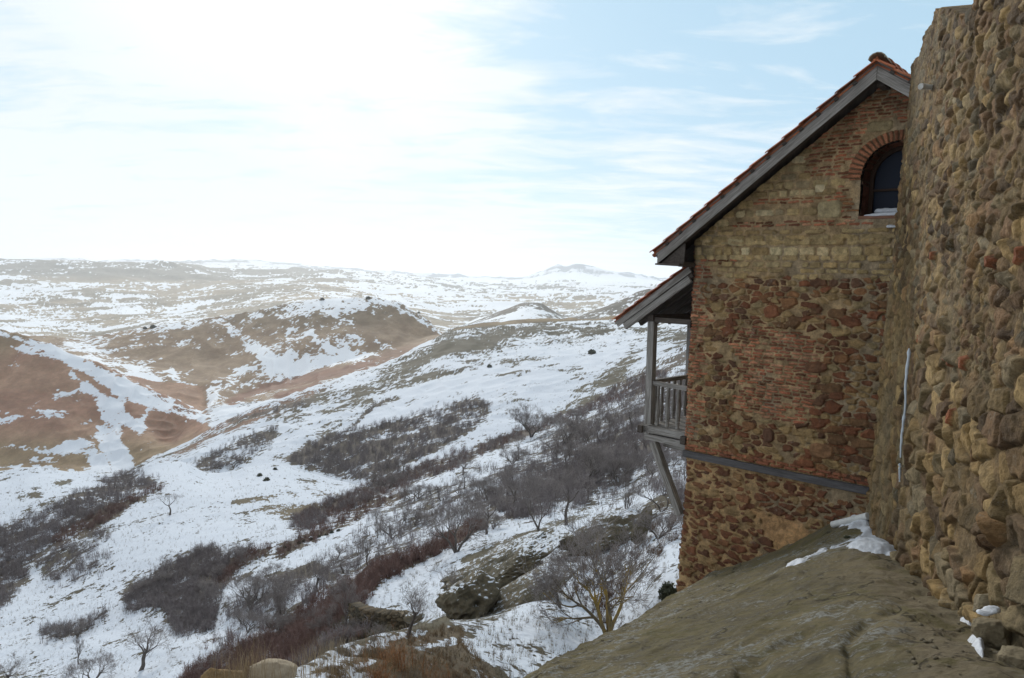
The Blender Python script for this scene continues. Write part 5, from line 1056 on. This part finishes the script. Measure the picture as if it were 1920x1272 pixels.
TREES = [
 (762, 1196, 112, 'bare tree standing alone on the snowy terrace edge beside the curved stone wall', 0, 1.1), (846, 1156, 110, 'bare tree leaning at the lower end of the cave rock', 1, 1.0),
 (652, 1190, 120, 'dark bare tree left of the curved terrace wall', 3, .8), (1010, 1005, 135, 'tall bare tree rising above the terrace against the thicket', 2, .9),
 (912, 1002, 95, 'bare tree on the terrace rim left of the tallest one', 1, .9), (855, 1036, 112, 'broad bare tree just outside the terrace rim', 4, .9),
 (262, 1258, 112, 'large spreading bare tree in open snow at lower left', 0, 1.15), (148, 1246, 58, 'small thin bare tree in open snow left of the large spreading one', 3, .8),
 (170, 1285, 62, 'low bare tree at the bottom edge below the small thin one', 4, 1.2), (319, 966, 50, 'lone round bare tree on open snow below the long thicket', 1, 1.2),
 (507, 1180, 84, 'slender bare tree, left of the pair in the bushes above the red brush', 2, .8), (530, 1178, 86, 'slender bare tree, right of the pair in the bushes above the red brush', 3, .7),
 (470, 1146, 84, 'grey bare tree behind the slender pair', 4, 1.0), (12, 1290, 70, 'bare tree cut by the left edge of the picture at the bottom', 0, 1.1),
 (392, 1285, 70, 'crooked bare tree just behind the brown boulder', 1, 1.2), (1052, 1140, 95, 'dark short bare tree on the snow left of the mossy tree', 0, 1.1),
 (1172, 1000, 130, 'thin young bare tree in front of the dark rock band', 3, .5), (1160, 912, 95, 'bare tree at the top of the snow strip left of the balcony brace', 2, .9),
 (1236, 878, 86, 'twisted bare tree right behind the balcony brace', 1, 1.2), (1105, 905, 88, 'grey bare tree at the edge of the dense thicket below the balcony', 4, 1.0),
 (962, 962, 90, 'bare tree on the terrace rim between two taller trees', 0, 1.0), (1062, 985, 130, 'bare tree growing beside the long dark rock band', 1, .9),
 (700, 1215, 48, 'small bare tree on the slope below the curved terrace wall', 2, 1.3), (610, 1185, 60, 'small bare tree inside the red-brown brush', 4, 1.1), (590, 1110, 70, 'bare tree above the red-brown brush', 0, 1.0),
 (1240, 960, 80, 'gnarled bare tree beside the foot of the balcony brace', 2, 1.3), (1235, 1010, 70, 'low bare shrub tree on the snow left of the house corner', 4, 1.3), (690, 1060, 60, 'bare tree at the upper end of the red-brown brush', 3, 1.0)]
for px, py, h, lb, v, w in TREES: put_tree(px, py, h, lb, v, wide=w)
r_ = random.Random(5)
for k in range(38):
    x = r_.uniform(940, 1290); y = r_.uniform(790 + (1290 - x) * .08, 945)
    put_tree(x, y, r_.uniform(34, 66), 'small bare grey tree in the dense thicket below the balcony', r_.randrange(5), 'small trees in the thicket below the balcony', wide=r_.uniform(.8, 1.2))
for k in range(46):
    x = r_.uniform(250, 720); y = r_.uniform(1040, 1200)
    if shrub_field(np.array([x]), np.array([y]), np.array([0.]))[0][0] < .15: continue
    put_tree(x, y, r_.uniform(26, 48), 'low grey bare bush in the brush of the lower slope', r_.randrange(5), 'low bushes in the brush of the lower slope', wide=r_.uniform(1.2, 1.7), name='bare_bush', cat='bush')
for k in range(30):
    x = r_.uniform(690, 960); y = r_.uniform(880, 1010)
    put_tree(x, y, r_.uniform(24, 50), 'grey bare bush on the slope above the terrace rim', r_.randrange(5), 'bushes on the slope above the terrace rim', wide=r_.uniform(1.0, 1.6), name='bare_bush', cat='bush')
for x, y, h, lb in [(105, 1195, 24, 'low dark bush in open snow, left of two'), (145, 1192, 32, 'low dark bush in open snow, right of two'), (778, 985, 34, 'round dark bush in the snow above the terrace'), (735, 1010, 38, 'grey bush in the snow above the terrace, left of the round dark one'), (770, 940, 26, 'small bush in the snow high above the terrace')]:
    put_tree(x, y, h, lb, 4, 'bushes standing in open snow', wide=1.4, cat='bush')
# the mossy tree with several stems in front
def mossy():
    root = thing('mossy_tree', 'many-stemmed bare tree with yellow moss on its trunks growing in the snow gully', 'tree'); g = at(1142, 1196, 26.3); H = 255 * 26.3 / F
    P0, P1, R0, R1, LV = skeleton(77, levels=5, L0=.36, r0=.022, spread=.75, up=.05, wig=.17, stems=5, kids=(2, 4), lenf=(.55, .8), lean=(-.25, 0))
    R0 = np.maximum(R0, .0013); R1 = np.maximum(R1, .0011); m = LV <= 2
    V, Fq = frusta(P0[m], P1[m], R0[m] * 1.1, R1[m] * 1.1, 8); mesh_obj('trunk', V, Fq, M_MOSSB, root, smooth=True)
    V, Fq = frusta(P0[~m], P1[~m], R0[~m], R1[~m], 3); mesh_obj('crown', V, Fq, M_TWIG, root, smooth=True); root.location = g; root.scale = (H * .92, H * .92, H)
mossy()

# ------------------------------------------------------------------ thickets, brush and grass that nobody could count
def tuft_variants(n, stems, seed, lean=.35, side=2, w=.022):
    r = random.Random(seed); out = []
    for _ in range(n):
        T = []
        for _ in range(stems):
            a = r.uniform(0, 6.28); b = np.array([r.gauss(0, .12), r.gauss(0, .12), -.05]); d = np.array([math.cos(a) * lean * r.random(), math.sin(a) * lean * r.random(), 1]); h = r.uniform(.55, 1); tip = b + d * h
            ww = np.array([math.sin(a * 3 + 1), math.cos(a * 3 + 1), 0]) * w; mid = b + d * h * .55 + np.array([r.gauss(0, .03), r.gauss(0, .03), 0]); T.append((b - ww, b + ww, mid)); T.append((mid - ww * .6, mid + ww * .6, tip))
            for _ in range(side):
                t_ = r.uniform(.3, .85); s0 = b + d * h * t_; e = s0 + np.array([r.gauss(0, .22), r.gauss(0, .22), r.uniform(.1, .35)]); T.append((s0 - ww * .5, s0 + ww * .5, e))
        out.append(np.array(T))
    return out
def scatter(name, label, mat, pos, size, variants, seed, wide=1.0):
    r = np.random.RandomState(seed); Vs = []
    for k, vt in enumerate(variants):
        idx = np.arange(k, len(pos), len(variants))
        if not len(idx): continue
        a = r.uniform(0, 6.28, len(idx)); c, s_ = np.cos(a)[:, None, None], np.sin(a)[:, None, None]; sz = size[idx][:, None, None]; x, y, z = vt[None, ..., 0], vt[None, ..., 1], vt[None, ..., 2]
        X = (x * c - y * s_) * sz * wide; Y = (x * s_ + y * c) * sz * wide; Z = z * sz + 0 * X; V = np.stack([X, Y, Z], -1) + pos[idx][:, None, None, :]; Vs.append(V.reshape(-1, 3))
    V = np.concatenate(Vs); return tag(mesh_obj(name, V, np.arange(len(V)).reshape(-1, 3), mat), label, None, kind='stuff')
def sample(n, box, seed, dens, ymin=34, ymax=700):
    r = np.random.RandomState(seed); X = r.uniform(box[0], box[2], n); Y = r.uniform(box[1], box[3], n); nz = fbm(X / 23, Y / 11, 3, 5); s, red = shrub_field(X, Y, nz); clump = .55 + .9 * fbm(X / 14, Y / 7, 3, 55); keep = r.uniform(0, 1, n) < dens(s, red, X, Y) * np.clip(clump, .1, 1.2)
    out = []
    for x, y, q in zip(X[keep], Y[keep], red[keep]):
        g = ground_hit(x, y, ymin)
        if g is not None and g[1] < ymax: out.append((g[0], g[1], g[2], q))
    return np.array(out)
BOXA = (-60, 700, 1320, 1300)
A_ = sample(220000, BOXA, 1, lambda s, red, X, Y: np.where(red < .5, s ** 1.6, 0) * .75); Dd = A_[:, 1]; sz = np.clip(.9 + Dd * .005, .9, 2.3) * np.random.RandomState(2).uniform(.6, 1.25, len(Dd))
scatter('thicket', 'grey brown leafless thickets in the gullies', mat_twig('thicket_twigs', (.15, .125, .125), (.26, .23, .225)), A_[:, :3], sz, tuft_variants(10, 9, 3), 4)
A_ = sample(100000, BOXA, 11, lambda s, red, X, Y: np.where(red >= .4, s ** 1.5, 0) * 1.0); Dd = A_[:, 1]; sz = np.clip(.8 + Dd * .0045, .8, 2.0) * np.random.RandomState(3).uniform(.6, 1.25, len(Dd))
scatter('red_brush', 'red brown brush running in bands up the slope', mat_twig('red_twigs', (.125, .075, .062), (.21, .13, .11)), A_[:, :3], sz, tuft_variants(10, 12, 5), 6)
A_ = sample(64000, BOXA, 21, lambda s, red, X, Y: np.where(Y > 860, .40, .22) * (1 - s), 12, 330); Dd = A_[:, 1]; sz = np.clip(.16 + Dd * .0022, .16, .5) * np.random.RandomState(5).uniform(.5, 1.4, len(Dd))
scatter('dry_grass', 'dry grass stalks poking through the snow', mat_twig('straw', (.20, .165, .13), (.34, .29, .22)), A_[:, :3], sz, tuft_variants(8, 7, 8, .5, 0, .03), 9)
def boxed(n, polyg, seed, ymin=9, ymax=90):
    r = np.random.RandomState(seed); xs = [p[0] for p in polyg]; ys = [p[1] for p in polyg]; X = r.uniform(min(xs), max(xs), n); Y = r.uniform(min(ys), max(ys), n); k = (ppoly(X, Y, polyg) < 0) & (fbm(X / 12, Y / 8, 3, seed) > .02)
    return np.array([g for g in (ground_hit(x, y, ymin) for x, y in zip(X[k], Y[k])) if g is not None and g[1] < ymax])
A_ = boxed(2600, [(1040, 1120), (1090, 1030), (1200, 990), (1270, 900), (1290, 1010), (1180, 1080), (1140, 1180), (1080, 1130)], 31)
scatter('leaf_litter', 'brown leafy scrub on the snow around the mossy tree', mat_twig('brown_leaves', (.10, .06, .04), (.17, .11, .075)), A_, np.random.RandomState(6).uniform(.15, .5, len(A_)), tuft_variants(8, 9, 18, .9, 3, .05), 19)
A_ = boxed(1800, [(600, 1150), (700, 1190), (760, 1190), (720, 1250), (600, 1290), (590, 1230)], 33, 34)
scatter('scrub', 'dark scrub on the steep bank below the terrace wall', mat_twig('dark_scrub', (.06, .055, .035), (.12, .11, .06)), A_, np.random.RandomState(7).uniform(.2, .7, len(A_)), tuft_variants(8, 9, 21, .9, 3, .04), 22)
A_ = boxed(4200, [(610, 1240), (700, 1205), (860, 1170), (930, 1290), (560, 1300)], 37, 5, 30)
scatter('rusty_scrub', 'rust and straw coloured dead scrub on the near brown bank', mat_twig('rust_twigs', (.14, .09, .05), (.27, .19, .105)), A_, np.random.RandomState(8).uniform(.03, .12, len(A_)) * (A_[:, 1] / 14 + .3), tuft_variants(8, 9, 25, .9, 3, .03), 26)
def blades(name, label, mat, spots, seed, hmin, hmax, w, n, spread, kind='stuff', cat=None, lean=.35, side=0):
    r = random.Random(seed); V = []; Fc = []
    for g in spots:
        for _ in range(n):
            a = r.uniform(0, 6.28); b = np.array(g) + np.array([r.gauss(0, spread), r.gauss(0, spread), -.02]); h = r.uniform(hmin, hmax); l = r.uniform(.05, lean); c = np.array([math.cos(a), math.sin(a), 0]); x = np.array([-math.sin(a * 2.3), math.cos(a * 2.3), 0]) * w; base = len(V)
            for k in range(5):
                t_ = k / 4; p = b + np.array([0, 0, h * t_]) + c * h * l * t_ * t_; V += [p - x * (1 - t_ * .85), p + x * (1 - t_ * .85)]
            Fc += [(base + 2 * k, base + 2 * k + 1, base + 2 * k + 3, base + 2 * k + 2) for k in range(4)]
            for _ in range(side):
                t_ = r.uniform(.25, .95); p = b + np.array([0, 0, h * t_]) + c * h * l * t_ * t_; e = p + np.array([r.gauss(0, .12), r.gauss(0, .12), r.uniform(.02, .14)]) * h * 1.2; k0 = len(V); V += [p - x * .5, p + x * .5, e + x * .15, e - x * .15]; Fc.append((k0, k0 + 1, k0 + 2, k0 + 3))
    o = mesh_obj(name, np.array(V), np.array(Fc), mat); return tag(o, label, cat, None, kind)
M_STRAW = mat_twig('pale_straw', (.30, .22, .12), (.46, .36, .23)); r_ = random.Random(8)
sp_ = [at(x, y, Y) for x, y, Y in [(r_.uniform(560, 830), r_.uniform(1240, 1300), 0) for _ in range(0)]] if False else []
for _ in range(150):
    x = r_.uniform(430, 840); g = ground_hit(x, r_.uniform(1225, 1290), 5)
    if g is not None and g[1] < 20: sp_.append(g)
for _ in range(40):
    g = ground_hit(r_.uniform(420, 480), r_.uniform(1268, 1290), 5)
    if g is not None: sp_.append(g)
blades('tall_grass', 'tall dry straw stalks at the bottom edge near the boulders', M_STRAW, sp_, 4, .12, .42, .0022, 7, .09)
M_OR = mat_twig('orange_twigs', (.24, .10, .035), (.36, .17, .07))
for x, y, Y, hh, wd, lb in [(742, 1252, 13.5, .68, .16, 'upright orange dry bush at the bottom of the bank'), (800, 1282, 13.8, .48, .26, 'low spreading orange dry bush right of the upright one'), (705, 1292, 12.0, .55, .12, 'narrow rust coloured bush at the bottom edge left of the upright one')]:
    g = ground_hit(x, y, 6); blades('orange_bush', lb, M_OR, [g if g is not None else at(x, y, Y)], int(x), hh * .4, hh * .95, .0032, 110, wd, None, 'bush', 1.0, 6)
# evergreen bushes: clumps of small leaf faces
M_EV = mat_twig('evergreen', (.05, .055, .035), (.10, .105, .065))
def evergreen(px, py, wpx, label, seed, ymin=9, Y=None, hr=.55, grp='dark evergreen bushes on the hills'):
    g = ground_hit(px, py, ymin) if Y is None else at(px, py, Y)
    if g is None: return
    R = wpx * g[1] / F / 2; r = np.random.RandomState(seed); R *= .62; n = 500; d = r.normal(size=(n, 3)); d /= np.linalg.norm(d, axis=1)[:, None]; d[:, 2] = np.abs(d[:, 2]); rad = r.uniform(.35, 1, n) ** .6 * (1 + .35 * fbm3(d * 1.7 + seed, 3, seed)); c = g + d * rad[:, None] * np.array([R, R, R * 2 * hr]); u = r.normal(size=(n, 3)) * R * .09; v = r.normal(size=(n, 3)) * R * .09
    V = np.stack([c - u, c + v, c + u, c - v], 1).reshape(-1, 3); tag(mesh_obj('evergreen_bush', V, np.arange(n * 4).reshape(-1, 4), M_EV), label, 'bush', grp)
for i, (x, y, w_, lb, ym) in enumerate([(1110, 664, 26, 'dark evergreen bush alone on the snowy spur left of the balcony', 250), (690, 561, 16, 'dark evergreen bush on top of the central brown hill', 850), (604, 563, 14, 'dark evergreen bush at the left end of the central hilltop', 850), (287, 616, 20, 'dark evergreen bush on the left shoulder of the central hill', 850), (272, 617, 12, 'small evergreen bush left of the one on the hill shoulder', 850),
    (487, 893, 18, 'dark green bush on the near rounded hill, uppermost left', 120), (500, 902, 20, 'dark green bush on the near rounded hill, middle of three', 120), (516, 881, 14, 'dark green bush on the crest of the near rounded hill', 120),
    (785, 588, 10, 'tiny dark bush on the right slope of the central hill', 850), (918, 689, 16, 'small dark bush on the spur left of the big evergreen one', 250)]): evergreen(x, y, w_, lb, i, ym)
for i in range(9):
    x = 532 + i * 13 + random.Random(i).uniform(-3, 3); evergreen(x, 1028 - i * 4, 13, 'dark green bush in the line along the middle brush band', 40 + i, 60, grp='dark green bushes in a line along the brush band')
evergreen(1256, 1122, 76, 'mossy evergreen shrub at the foot of the house corner', 80, Y=15.2, hr=.6)
evergreen(1590, 1010, 24, 'small green plant in the snow at the wall foot', 81, Y=10.4, hr=.3)
M_EV2 = M_EV
# ------------------------------------------------------------------ the air between
def haze():
    V = [(x, y, z) for z in (-420, 420) for x, y in ((-60000, -60000), (60000, -60000), (60000, 60000), (-60000, 60000))]
    hm = bpy.data.materials.new('haze'); hm.use_nodes = True; nt = hm.node_tree; nt.nodes.clear(); o = nt.nodes.new('ShaderNodeOutputMaterial'); p = nt.nodes.new('ShaderNodeVolumePrincipled')
    p.inputs['Color'].default_value = (.93, .96, 1.0, 1); p.inputs['Density'].default_value = HAZE; p.inputs['Anisotropy'].default_value = .45; nt.links.new(p.outputs[0], o.inputs['Volume'])
    tag(mesh_obj('haze', V, BOXF, hm), 'pale winter haze filling the valley', None, kind='stuff')
HAZE = 0.9e-4
haze()
